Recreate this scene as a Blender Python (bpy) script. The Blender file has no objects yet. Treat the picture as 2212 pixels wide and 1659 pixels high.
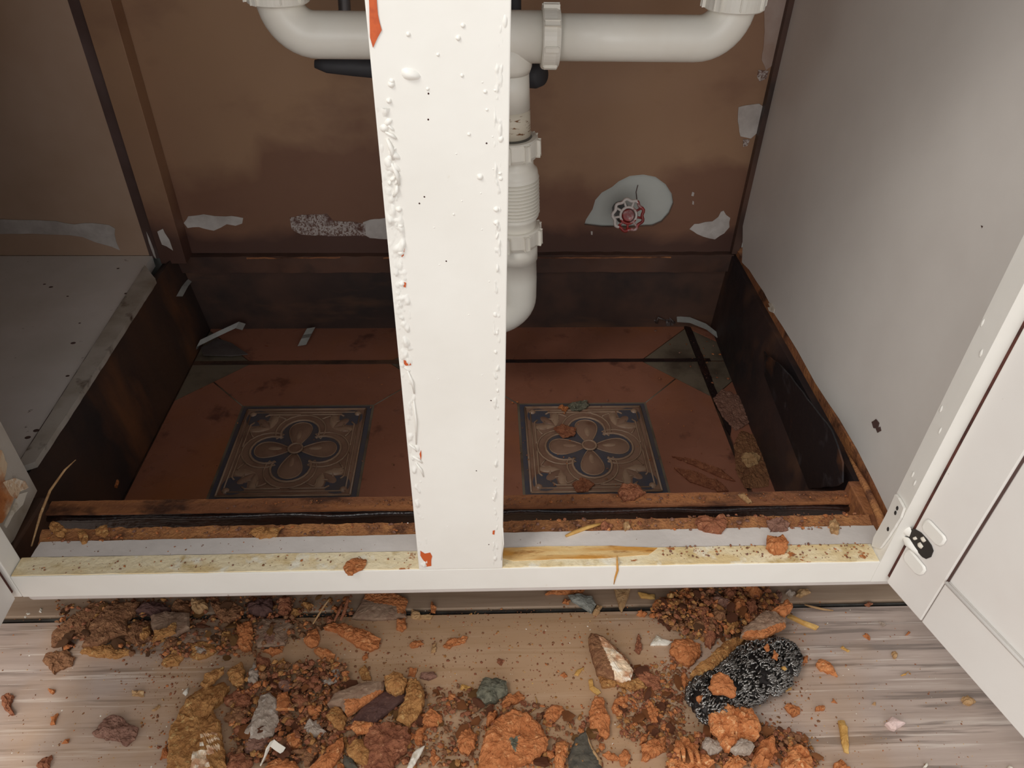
import bpy, bmesh, math, random
from mathutils import Vector, Matrix, noise
from mathutils.geometry import tessellate_polygon, delaunay_2d_cdt
random.seed(7)
scene = bpy.context.scene
COL = scene.collection
V = Vector

# ------------------------------------------------------------------ camera, world, lights, exposure
AX = V((0.99923349, -0.00760452, 0.03840067))      # world X, Y, Z axes seen from the camera (x right, y down, z forward)
AY = V((-0.03483425, -0.62029721, 0.78359298))
AZ = V((0.01786098, -0.78433, -0.62008664))
CAM = V((0.0, -0.386, 0.5))
FPX = 1597.0
cd = bpy.data.cameras.new('camera'); cam = bpy.data.objects.new('camera', cd); COL.objects.link(cam)
cd.sensor_width = 36; cd.lens = FPX / 2212 * 36; cd.clip_start = 0.01
M3 = Matrix(((AX[0], -AX[1], -AX[2]), (AY[0], -AY[1], -AY[2]), (AZ[0], -AZ[1], -AZ[2])))
cam.matrix_world = Matrix.Translation(CAM) @ M3.to_4x4()
scene.camera = cam

w = bpy.data.worlds.new('world'); scene.world = w; w.use_nodes = True
w.node_tree.nodes['Background'].inputs[0].default_value = (0.93, 0.97, 1.0, 1)
w.node_tree.nodes['Background'].inputs[1].default_value = 0.72

def area(name, loc, target, sx, sy, power, col):
    l = bpy.data.lights.new(name, 'AREA'); l.shape = 'RECTANGLE'; l.size = sx; l.size_y = sy; l.energy = power; l.color = col
    o = bpy.data.objects.new(name, l); COL.objects.link(o); o.location = loc
    o.rotation_euler = (V(target) - V(loc)).to_track_quat('-Z', 'Y').to_euler()
    return o
area('window_daylight', (-0.15, -2.3, 0.75), (0.1, 0.2, 0.1), 1.5, 1.1, 12, (1.0, 0.98, 0.95))
area('side_fill', (-1.15, -1.0, 1.0), (0.38, 0.0, 0.2), 0.9, 0.9, 7, (1.0, 0.98, 0.95))  # added fill from the left, brightens the side board and open door
area('high_left_fill', (-0.85, -0.75, 1.7), (0.25, -0.1, -0.1), 0.5, 0.5, 14, (1.0, 0.96, 0.90))  # added warm fill, lifts the open door, right side board and right floor
scene.view_settings.view_transform = 'Standard'; scene.view_settings.look = 'None'
scene.view_settings.gamma = 1; scene.view_settings.exposure = 0.0

# ------------------------------------------------------------------ helpers
def ray(px, py):
    v = V((px - 1106, py - 829.5, FPX)); return V((AX.dot(v), AY.dot(v), AZ.dot(v)))
def at(px, py, axis, val):
    """point of the plane axis=val that the photograph shows at this pixel"""
    r = ray(px, py); return CAM + r * ((val - CAM[axis]) / r[axis])
def atp(px, py, p0, n):
    r = ray(px, py); return CAM + r * ((V(p0) - CAM).dot(n) / r.dot(n))
def srgb(c):
    return tuple((x / 255 / 12.92) if x / 255 <= 0.04045 else ((x / 255 + 0.055) / 1.055) ** 2.4 for x in c) + (1,)

def mat(name, base, marks=(), rough=0.6, bump=0.0, bscale=300, metal=0.0, stretch=(1, 1, 1), spec=0.4, bdist=0.002, rvar=0.0):
    """marks: (colour, noise scale, threshold, softness[, stretch[, detail]]) laid over the base colour"""
    m = bpy.data.materials.new(name); m.use_nodes = True
    nt = m.node_tree; N = nt.nodes; L = nt.links; b = N['Principled BSDF']
    b.inputs['Roughness'].default_value = rough; b.inputs['Metallic'].default_value = metal
    b.inputs['Specular IOR Level'].default_value = spec
    tc = N.new('ShaderNodeTexCoord')
    def mapped(st, off=0):
        mp = N.new('ShaderNodeMapping'); mp.inputs['Scale'].default_value = st; mp.inputs['Location'].default_value = (off, off * .7, off * 1.3)
        L.new(tc.outputs['Object'], mp.inputs[0]); return mp.outputs[0]
    col = N.new('ShaderNodeRGB'); col.outputs[0].default_value = srgb(base); cur = col.outputs[0]
    for i, mk in enumerate(marks):
        c, sc, th, so = mk[:4]; st = mk[4] if len(mk) > 4 else (1, 1, 1); det = mk[5] if len(mk) > 5 else 4
        nz = N.new('ShaderNodeTexNoise'); nz.inputs['Scale'].default_value = sc; nz.inputs['Detail'].default_value = det
        nz.inputs['Roughness'].default_value = 0.6
        L.new(mapped(st, 3.1 * (i + 1)), nz.inputs['Vector'])
        mr = N.new('ShaderNodeMapRange'); mr.inputs[1].default_value = th - so; mr.inputs[2].default_value = th + so
        L.new(nz.outputs['Fac'], mr.inputs[0])
        mx = N.new('ShaderNodeMix'); mx.data_type = 'RGBA'; L.new(mr.outputs[0], mx.inputs[0]); L.new(cur, mx.inputs[6])
        mx.inputs[7].default_value = srgb(c); cur = mx.outputs[2]
    L.new(cur, b.inputs['Base Color'])
    if rvar:
        nz = N.new('ShaderNodeTexNoise'); nz.inputs['Scale'].default_value = 25; L.new(mapped((1, 1, 1), 9), nz.inputs['Vector'])
        mr = N.new('ShaderNodeMapRange'); mr.inputs[1].default_value = .35; mr.inputs[2].default_value = .65
        mr.inputs[3].default_value = rough - rvar; mr.inputs[4].default_value = rough + rvar
        L.new(nz.outputs['Fac'], mr.inputs[0]); L.new(mr.outputs[0], b.inputs['Roughness'])
    if bump:
        nz = N.new('ShaderNodeTexNoise'); nz.inputs['Scale'].default_value = bscale; nz.inputs['Detail'].default_value = 5
        L.new(mapped(stretch), nz.inputs['Vector'])
        bp = N.new('ShaderNodeBump'); bp.inputs['Strength'].default_value = bump; bp.inputs['Distance'].default_value = bdist
        L.new(nz.outputs['Fac'], bp.inputs['Height']); L.new(bp.outputs[0], b.inputs['Normal'])
    return m

M = {}
M['white'] = mat('white_gloss_paint', (238, 235, 228), [((230, 226, 218), 9, .55, .2), ((214, 202, 184), 40, .76, .03)], .42, .15, 90, bdist=.0012)
M['white_dirty'] = mat('white_paint_dirty', (218, 210, 204), [((200, 192, 186), 12, .55, .15), ((130, 90, 62), 90, .71, .02)], .5, .2, 120)
M['white_wall'] = mat('white_melamine_side', (222, 217, 211), [((212, 206, 200), 7, .55, .2)], .45, .12, 40)
M['white_shelf'] = mat('white_shelf_paint', (232, 226, 222), [((214, 208, 200), 8, .5, .2), ((110, 90, 75), 55, .72, .03)], .5, .1, 60)
M['white_edge'] = mat('worn_edge_strip', (186, 178, 168), [((150, 138, 122), 14, .56, .12), ((84, 64, 50), 26, .68, .06)], .6, .2, 120)
M['cream'] = mat('cream_bare_rail', (238, 222, 186), [((222, 196, 146), 14, .56, .1, (1, 3, 1)), ((196, 170, 118), 34, .62, .06), ((170, 104, 56), 62, .655, .02, (1, 1.5, 1)), ((240, 232, 212), 40, .62, .05)], .7, .5, 220)
M['amber'] = mat('amber_glue_stain', (204, 146, 70), [((228, 196, 140), 22, .52, .08, (.4, 3, 1)), ((150, 95, 40), 60, .62, .05, (.5, 2, 1))], .5, .3, 200)
M['orange_paint'] = mat('orange_wood_exposed', (200, 92, 44), [((160, 62, 28), 60, .6, .1)], .5, .1, 200)
M['chip_wood'] = mat('chipped_orange_wood', (196, 128, 78), [((214, 190, 160), 30, .55, .08), ((150, 85, 45), 45, .6, .1)], .6, .4, 200)
M['door'] = mat('white_door_paint', (234, 231, 226), [((226, 220, 214), 6, .55, .2), ((150, 130, 110), 130, .76, .01)], .35, .08, 60)
M['dark_gap'] = mat('dark_brown_joint', (58, 28, 22), (), .8)
M['board'] = mat('brown_hardboard', (164, 128, 98), [((148, 112, 88), 2.6, .5, .18), ((128, 92, 72), 4.5, .62, .10, (1, 1, 1.6), 5)], .55, .08, 60, rvar=.08)
M['board_wet'] = mat('damp_dark_hardboard', (98, 70, 58), [((72, 54, 48), 6, .5, .12, (1, 1, 1.6)), ((56, 46, 44), 9, .60, .08)], .45, .15, 80, rvar=.12)
M['board_left'] = mat('brown_hardboard_side', (184, 156, 136), [((168, 136, 112), 4, .5, .15)], .65, .1, 60)
M['groove'] = mat('dark_brown_edge', (98, 78, 74), [((80, 58, 52), 10, .5, .1)], .6)
M['board_low'] = mat('rotten_lower_board', (88, 64, 54), [((62, 48, 44), 4.5, .5, .12), ((46, 42, 42), 7, .58, .10), ((104, 74, 56), 9, .64, .08, (.5, 1, 2))], .5, .2, 80)
M['mould'] = mat('black_mouldy_board', (66, 50, 46), [((44, 38, 40), 7, .5, .1), ((96, 68, 52), 9, .62, .08, (1, 1, .6)), ((112, 108, 108), 45, .76, .04)], .5, .3, 90, rvar=.1)
M['mould_left'] = mat('rotten_brown_board', (80, 58, 46), [((48, 42, 42), 6, .52, .12, (1, 1, .5)), ((112, 74, 50), 9, .60, .08, (1, 1, .4))], .55, .3, 90)
M['black'] = mat('black_mould_crust', (30, 28, 31), [((60, 58, 62), 30, .62, .05), ((86, 56, 40), 14, .66, .04)], .5, .4, 90)
M['beam'] = mat('rotten_beam_wood', (142, 92, 62), [((170, 112, 70), 25, .55, .08, (.4, 2, 1)), ((82, 52, 38), 30, .58, .06, (.5, 1, 1))], .65, .7, 260)
M['beam_face'] = mat('wet_black_beam_face', (38, 27, 26), [((62, 38, 30), 14, .55, .1)], .22, .5, 220, spec=.6)
M['ledge'] = mat('torn_chipboard_edge', (168, 112, 72), [((190, 132, 82), 60, .52, .1), ((110, 70, 48), 45, .60, .06)], .85, 1.0, 420)
M['terracotta'] = mat('terracotta_glaze', (156, 103, 82), [((138, 90, 70), 7, .5, .15), ((102, 64, 52), 22, .66, .05), ((154, 96, 62), 5, .6, .1)], .35, .12, 120, rvar=.12)
M['grout'] = mat('wet_grout', (96, 70, 54), [((60, 44, 38), 20, .5, .1)], .6, .4, 300)
M['tile_grey'] = mat('grey_tile_corner', (118, 106, 90), [((84, 72, 60), 18, .55, .1)], .4, .15, 120)
M['taupe'] = mat('taupe_relief_glaze', (138, 108, 90), [((122, 92, 76), 30, .55, .1), ((112, 72, 54), 14, .62, .06)], .35, .1, 200)
M['taupe_hi'] = mat('pale_relief_glaze', (158, 130, 108), [((140, 110, 90), 40, .55, .1)], .35)
M['blue'] = mat('blue_relief_glaze', (72, 74, 86), [((84, 78, 80), 40, .5, .1)], .35)
M['pvc'] = mat('white_pvc', (242, 239, 230), [((232, 226, 214), 10, .5, .2), ((150, 120, 85), 75, .78, .02)], .30, .04, 60)
M['pvc_dirty'] = mat('pvc_grimy_edge', (214, 204, 186), [((120, 78, 40), 90, .60, .04, (1, 1, 3))], .4, .1, 100)
M['rubber'] = mat('dark_grey_rubber', (62, 62, 66), (), .6)
M['galv'] = mat('grey_metal', (120, 120, 124), (), .4, metal=.6)
M['red'] = mat('red_enamel', (150, 50, 46), [((190, 176, 172), 60, .60, .06), ((110, 36, 34), 40, .55, .1)], .4)
M['chip_white'] = mat('worn_white_enamel', (200, 190, 184), [((150, 90, 84), 70, .62, .05)], .45)
M['plaster'] = mat('grey_white_plaster', (202, 203, 196), [((186, 188, 182), 9, .5, .2)], .6, .05)
M['paint_smear'] = mat('pale_paint_smear', (204, 196, 190), [((176, 166, 160), 22, .5, .1)], .6, .2, 150)
M['paint_spray'] = mat('speckled_paint_smear', (188, 176, 170), [((112, 82, 70), 420, .52, .06), ((96, 62, 52), 60, .60, .08)], .6)
M['paint_thin'] = mat('thin_paint_smear', (164, 138, 124), [((176, 156, 146), 30, .5, .15), ((150, 108, 84), 16, .60, .08)], .6)
M['tape'] = mat('pale_plastic_strip', (168, 168, 164), [((140, 138, 132), 40, .5, .2)], .45)
M['film'] = mat('grey_plastic_film', (104, 96, 94), [((84, 74, 70), 30, .5, .15)], .4)
M['hinge_dark'] = mat('hinge_recess_dark', (46, 42, 40), (), .5)
M['gap_shade'] = mat('dark_red_gap_shade', (96, 52, 42), [((60, 34, 30), 60, .5, .1)], .7)  # shade of the hinge gap, put into the colour
M['laminate'] = mat('grey_brown_laminate',
    (186, 166, 154), [((164, 144, 132), 60, .5, .12, (.06, 1, 1), 6), ((196, 178, 166), 34, .6, .06, (.04, 1, 1), 6), ((132, 116, 106), 150, .58, .05, (.04, 1, 1), 6), ((200, 184, 172), 230, .62, .04, (.03, 1, 1), 3)], .42, .12, 160, stretch=(.06, 1, 1), rvar=.08)
def zstain(m, col, z0, soft, namp, sc, amount=1.0, seed=0.0):
    nt = m.node_tree; N = nt.nodes; L = nt.links; b = N['Principled BSDF']; src = b.inputs['Base Color'].links[0].from_socket
    tc = N.new('ShaderNodeTexCoord'); sp = N.new('ShaderNodeSeparateXYZ'); L.new(tc.outputs['Object'], sp.inputs[0])
    mp = N.new('ShaderNodeMapping'); mp.inputs['Location'].default_value = (seed, seed, seed); L.new(tc.outputs['Object'], mp.inputs[0])
    nz = N.new('ShaderNodeTexNoise'); nz.inputs['Scale'].default_value = sc; nz.inputs['Detail'].default_value = 5; nz.inputs['Distortion'].default_value = .4; L.new(mp.outputs[0], nz.inputs['Vector'])
    ma = N.new('ShaderNodeMath'); ma.operation = 'MULTIPLY_ADD'; L.new(nz.outputs['Fac'], ma.inputs[0]); ma.inputs[1].default_value = -namp; L.new(sp.outputs[2], ma.inputs[2])
    mr = N.new('ShaderNodeMapRange'); mr.inputs[1].default_value = z0 - namp / 2 - soft; mr.inputs[2].default_value = z0 - namp / 2 + soft; mr.inputs[3].default_value = amount; mr.inputs[4].default_value = 0
    L.new(ma.outputs[0], mr.inputs[0])
    mx = N.new('ShaderNodeMix'); mx.data_type = 'RGBA'; L.new(mr.outputs[0], mx.inputs[0]); L.new(src, mx.inputs[6]); mx.inputs[7].default_value = srgb(col); L.new(mx.outputs[2], b.inputs['Base Color'])
zstain(M['board'], (118, 80, 64), .10, .018, .34, 4.5, .75)
zstain(M['board'], (78, 54, 48), .030, .012, .16, 5.5, .85, 2.0)
def dust(m, c, centre, radius, col, amount):
    nt = m.node_tree; N = nt.nodes; L = nt.links; b = N['Principled BSDF']; src = b.inputs['Base Color'].links[0].from_socket
    tc = N.new('ShaderNodeTexCoord'); vm = N.new('ShaderNodeVectorMath'); vm.operation = 'DISTANCE'; L.new(tc.outputs['Object'], vm.inputs[0]); vm.inputs[1].default_value = centre
    nz = N.new('ShaderNodeTexNoise'); nz.inputs['Scale'].default_value = 14; nz.inputs['Detail'].default_value = 6; L.new(tc.outputs['Object'], nz.inputs['Vector'])
    ma = N.new('ShaderNodeMath'); ma.operation = 'MULTIPLY_ADD'; L.new(nz.outputs['Fac'], ma.inputs[0]); ma.inputs[1].default_value = -.45; L.new(vm.outputs['Value'], ma.inputs[2])
    mr = N.new('ShaderNodeMapRange'); mr.inputs[1].default_value = radius - .3; mr.inputs[2].default_value = radius - .1; mr.inputs[3].default_value = amount; mr.inputs[4].default_value = 0
    L.new(ma.outputs[0], mr.inputs[0])
    mx = N.new('ShaderNodeMix'); mx.data_type = 'RGBA'; L.new(mr.outputs[0], mx.inputs[0]); L.new(src, mx.inputs[6]); mx.inputs[7].default_value = srgb(col); L.new(mx.outputs[2], b.inputs['Base Color'])
dust(M['laminate'], None, (-.04, -.03, -.127), .26, (176, 138, 100), .8)
M['strip'] = mat('grey_brown_trim_strip', (178, 154, 132), [((150, 124, 102), 50, .5, .12, (.06, 1, 1))], .5, .15, 160, stretch=(.06, 1, 1))
M['slot'] = mat('grey_metal_channel', (76, 76, 72), [((50, 44, 40), 30, .5, .1)], .4)
M['room'] = mat('room_paint', (200, 196, 190), (), .9)

def crumbly(name, c, c2, c3, bump=1.0, sc=380, rough=.9):
    return mat(name, c, [(c2, 130, .52, .1), (c3, 210, .62, .05)], rough, bump, sc, bdist=.003, spec=.15)
M['orange'] = crumbly('orange_chipboard', (192, 122, 76), (172, 104, 62), (212, 150, 102), 1.0, 420)
M['orange_hi'] = crumbly('bright_orange_chipboard', (208, 138, 88), (186, 112, 66), (234, 184, 134), 1.0, 420)
M['ochre'] = crumbly('ochre_chipboard', (178, 128, 78), (158, 108, 64), (204, 164, 108), 1.0, 420)
M['brown'] = crumbly('brown_chipboard', (144, 102, 72), (124, 84, 60), (166, 122, 88), 1.0, 420)
M['rust'] = crumbly('rusty_brown_chipboard', (156, 100, 72), (134, 82, 60), (178, 124, 92), 1.0, 420)
M['dusky'] = crumbly('dusky_red_chipboard', (146, 108, 92), (126, 90, 76), (170, 132, 114), 1.0, 420)
M['greybrown'] = crumbly('grey_brown_veneer', (144, 118, 98), (130, 102, 84), (156, 130, 108), .35, 150, .75)
M['plum'] = crumbly('dark_plum_veneer', (92, 66, 60), (78, 54, 50), (112, 82, 72), .35, 150, .7)
M['greychip'] = crumbly('pale_grey_chip', (164, 148, 134), (146, 128, 114), (190, 178, 166), .7, 200)
M['stone'] = crumbly('grey_green_stone', (112, 108, 92), (86, 84, 72), (136, 132, 114), .8, 160)
M['slate'] = crumbly('dark_slate_veneer', (88, 82, 72), (70, 66, 60), (110, 96, 80), .4, 150)
M['bluegrey'] = crumbly('blue_grey_chip', (146, 146, 138), (112, 110, 102), (172, 172, 164), .6, 160)
M['tan'] = crumbly('tan_chip', (178, 142, 102), (160, 122, 84), (196, 164, 124), .6, 200)
M['straw'] = mat('straw_wood', (206, 164, 96), [((186, 140, 74), 60, .5, .1, (1, 1, .3))], .7, .3, 200)
M['bone'] = mat('off_white_scrap', (222, 214, 200), [((186, 172, 150), 60, .62, .06)], .55, .2, 150)
M['pink'] = mat('pale_pink_chip', (224, 196, 188), [((200, 172, 162), 60, .55, .1)], .5)
M['cream_crust'] = mat('cream_paint_crust', (226, 198, 166), [((190, 140, 104), 80, .52, .06), ((240, 226, 206), 120, .58, .05)], .6, .6, 260)
M['steel'] = mat('dark_wire_wool', (138, 134, 130), [((80, 74, 70), 90, .55, .1)], .26, metal=.9)
M['steel_core'] = mat('dark_wool_core', (34, 28, 26), (), .45, .8, 260, metal=.3)

def obj(name, bm, ms, parent=None, loc=None, smooth=False, label=None):
    me = bpy.data.meshes.new(name); bm.normal_update(); bm.to_mesh(me); bm.free()
    for m in (ms if isinstance(ms, (list, tuple)) else [ms]): me.materials.append(M[m])
    if smooth:
        for p in me.polygons: p.use_smooth = True
    o = bpy.data.objects.new(name, me); COL.objects.link(o)
    if loc is not None:
        o.location = loc
    if parent is not None:
        o.parent = parent
    if label: o['label'] = label
    return o
def tag(o, label=None, cat=None, group=None, kind=None):
    if label: o['label'] = label
    if cat: o['category'] = cat
    if group: o['group'] = group
    if kind: o['kind'] = kind
    return o
def thing(name, loc, label, cat, group=None):
    o = bpy.data.objects.new(name, None); COL.objects.link(o); o.location = loc; o.empty_display_size = .01
    return tag(o, label, cat, group)

def box(bm, x0, x1, y0, y1, z0, z1, mi=0, bev=0.0):
    r = bmesh.ops.create_cube(bm, size=1.0)
    for v in r['verts']:
        v.co = V(((x0 + x1) / 2 + v.co.x * (x1 - x0), (y0 + y1) / 2 + v.co.y * (y1 - y0), (z0 + z1) / 2 + v.co.z * (z1 - z0)))
    fs = {f for v in r['verts'] for f in v.link_faces}
    for f in fs: f.material_index = mi
    if bev:
        es = {e for v in r['verts'] for e in v.link_edges}
        rr = bmesh.ops.bevel(bm, geom=list(es), offset=bev, segments=2, profile=.5, affect='EDGES')
        for f in rr['faces']: f.material_index = mi
def boxm(x0, x1, y0, y1, z0, z1, mi=0, bev=0.0):
    bm = bmesh.new(); box(bm, x0, x1, y0, y1, z0, z1, mi, bev); return bm

def jag(pts, amp, seg, seed=0):
    """subdivide a closed outline and roughen it"""
    out = []; n = len(pts)
    for i in range(n):
        a, b = V(pts[i]), V(pts[(i + 1) % n]); k = max(1, int((b - a).length / seg))
        for j in range(k):
            p = a.lerp(b, j / k)
            q = noise.noise_vector(V((p.x, p.y, p.z)) * (0.6 / seg) + V((seed, seed * 1.7, 0)))
            out.append(p + q * amp)
    return out
def slab(bm, pts, n, t, mi=0, holes=()):
    """flat outline pts (3-D) pushed along n by t: a solid plate"""
    n = V(n).normalized(); d0 = sum(V(p).dot(n) for p in pts) / len(pts)
    loops = [[V(p) + n * (d0 - V(p).dot(n)) for p in l] for l in [pts] + list(holes)]
    tris = tessellate_polygon(loops)
    allp = [p for l in loops for p in l]
    top = [bm.verts.new(V(p) + n * t) for p in allp]; bot = [bm.verts.new(V(p)) for p in allp]
    for tr in tris:
        a, b, c = (allp[i] for i in tr)
        up = (V(b) - V(a)).cross(V(c) - V(a)).dot(n) > 0
        o = tr if up else tr[::-1]
        try:
            f = bm.faces.new([top[i] for i in o]); f.material_index = mi
            f = bm.faces.new([bot[i] for i in o[::-1]]); f.material_index = mi
        except ValueError: pass
    s = 0
    for l in loops:
        k = len(l)
        for i in range(k):
            a, b = s + i, s + (i + 1) % k
            try:
                f = bm.faces.new([bot[a], bot[b], top[b], top[a]]); f.material_index = mi
            except ValueError: pass
        s += k
def dome(bm, pts, n, h, mi=0, rings=3):
    """an outline swelling to height h: relief, blobs, drips"""
    n = V(n).normalized(); c = sum((V(p) for p in pts), V()) / len(pts); prev = [bm.verts.new(V(p)) for p in pts]
    for r in range(1, rings):
        f_ = r / rings; hh = h * math.sin(f_ * math.pi / 2)
        cur = [bm.verts.new(V(p).lerp(c, f_ ** 1.3) + n * hh) for p in pts]
        for i in range(len(pts)):
            f = bm.faces.new([prev[i], prev[(i + 1) % len(pts)], cur[(i + 1) % len(pts)], cur[i]]); f.material_index = mi; f.smooth = True
        prev = cur
    t = bm.verts.new(c + n * h)
    for i in range(len(pts)):
        f = bm.faces.new([prev[i], prev[(i + 1) % len(pts)], t]); f.material_index = mi; f.smooth = True

def pad(bm, pts, n, h, mi=0, inset=.16):
    n = V(n).normalized(); c = sum((V(p) for p in pts), V()) / len(pts); k = len(pts)
    a = [bm.verts.new(V(p)) for p in pts]; b = [bm.verts.new(V(p).lerp(c, inset * .5) + n * h * .7) for p in pts]; d = [bm.verts.new(V(p).lerp(c, inset) + n * h) for p in pts]
    for r1, r2 in ((a, b), (b, d)):
        for i in range(k):
            f = bm.faces.new([r1[i], r1[(i + 1) % k], r2[(i + 1) % k], r2[i]]); f.material_index = mi; f.smooth = True
    f = bm.faces.new(d); f.material_index = mi
def tube(bm, path, r, seg=20, mi=0, cap=True, prof=None):
    """round tube along a path; r a number or a list"""
    n = len(path); rs = r if isinstance(r, (list, tuple)) else [r] * n
    path = [V(p) for p in path]; rings = []
    t = (path[1] - path[0]).normalized(); u = t.orthogonal().normalized()
    for i, p in enumerate(path):
        a = path[max(0, i - 1)]; b = path[min(n - 1, i + 1)]; t2 = (b - a)
        t2 = t2.normalized() if t2.length > 1e-9 else t
        u = (u - t2 * u.dot(t2)).normalized(); v = t2.cross(u); t = t2
        rings.append([bm.verts.new(p + (u * math.cos(k * 2 * math.pi / seg) + v * math.sin(k * 2 * math.pi / seg)) * rs[i]) for k in range(seg)])
    for i in range(n - 1):
        for k in range(seg):
            f = bm.faces.new([rings[i][k], rings[i][(k + 1) % seg], rings[i + 1][(k + 1) % seg], rings[i + 1][k]]); f.material_index = mi; f.smooth = True
    if cap:
        f = bm.faces.new(rings[0][::-1]); f.material_index = mi
        f = bm.faces.new(rings[-1]); f.material_index = mi
def arc(c, a, b, r, k=10, d=1):
    """quarter bend: from c + a*r to c + b*r"""
    return [V(c) + V(a) * (r * math.cos(i / k * math.pi / 2)) + V(b) * (r * math.sin(i / k * math.pi / 2)) for i in range(k + 1)]

# ------------------------------------------------------------------ measures (z = 0 on top of the cabinet's bottom rail)
ZT = -0.135      # tiled floor inside
ZF = -0.127      # laminate outside
YB = 0.558       # back board
XR = 0.363       # right side board

# ------------------------------------------------------------------ setting: floors and the wall behind
bm = boxm(-1.6, 1.5, -1.8, 0.043, ZF - .012, ZF)
tag(obj('floor', bm, 'laminate'), 'grey-brown wood-look laminate floor in front of the cabinet', kind='structure')
bm = bmesh.new()
box(bm, -1.6, 1.5, .0435, .0495, ZF - .012, ZF - .006, 1)
box(bm, -1.6, 1.5, .0495, .083, ZF - .012, ZF + .001, 0, .001)
box(bm, -1.6, 1.5, .0455, .0475, ZF - .006, ZF - .001, 1)
tag(obj('trim_1', bm, ['strip', 'slot']), 'grey-brown trim strip and dark metal channel under the bottom rail', kind='structure')

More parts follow.
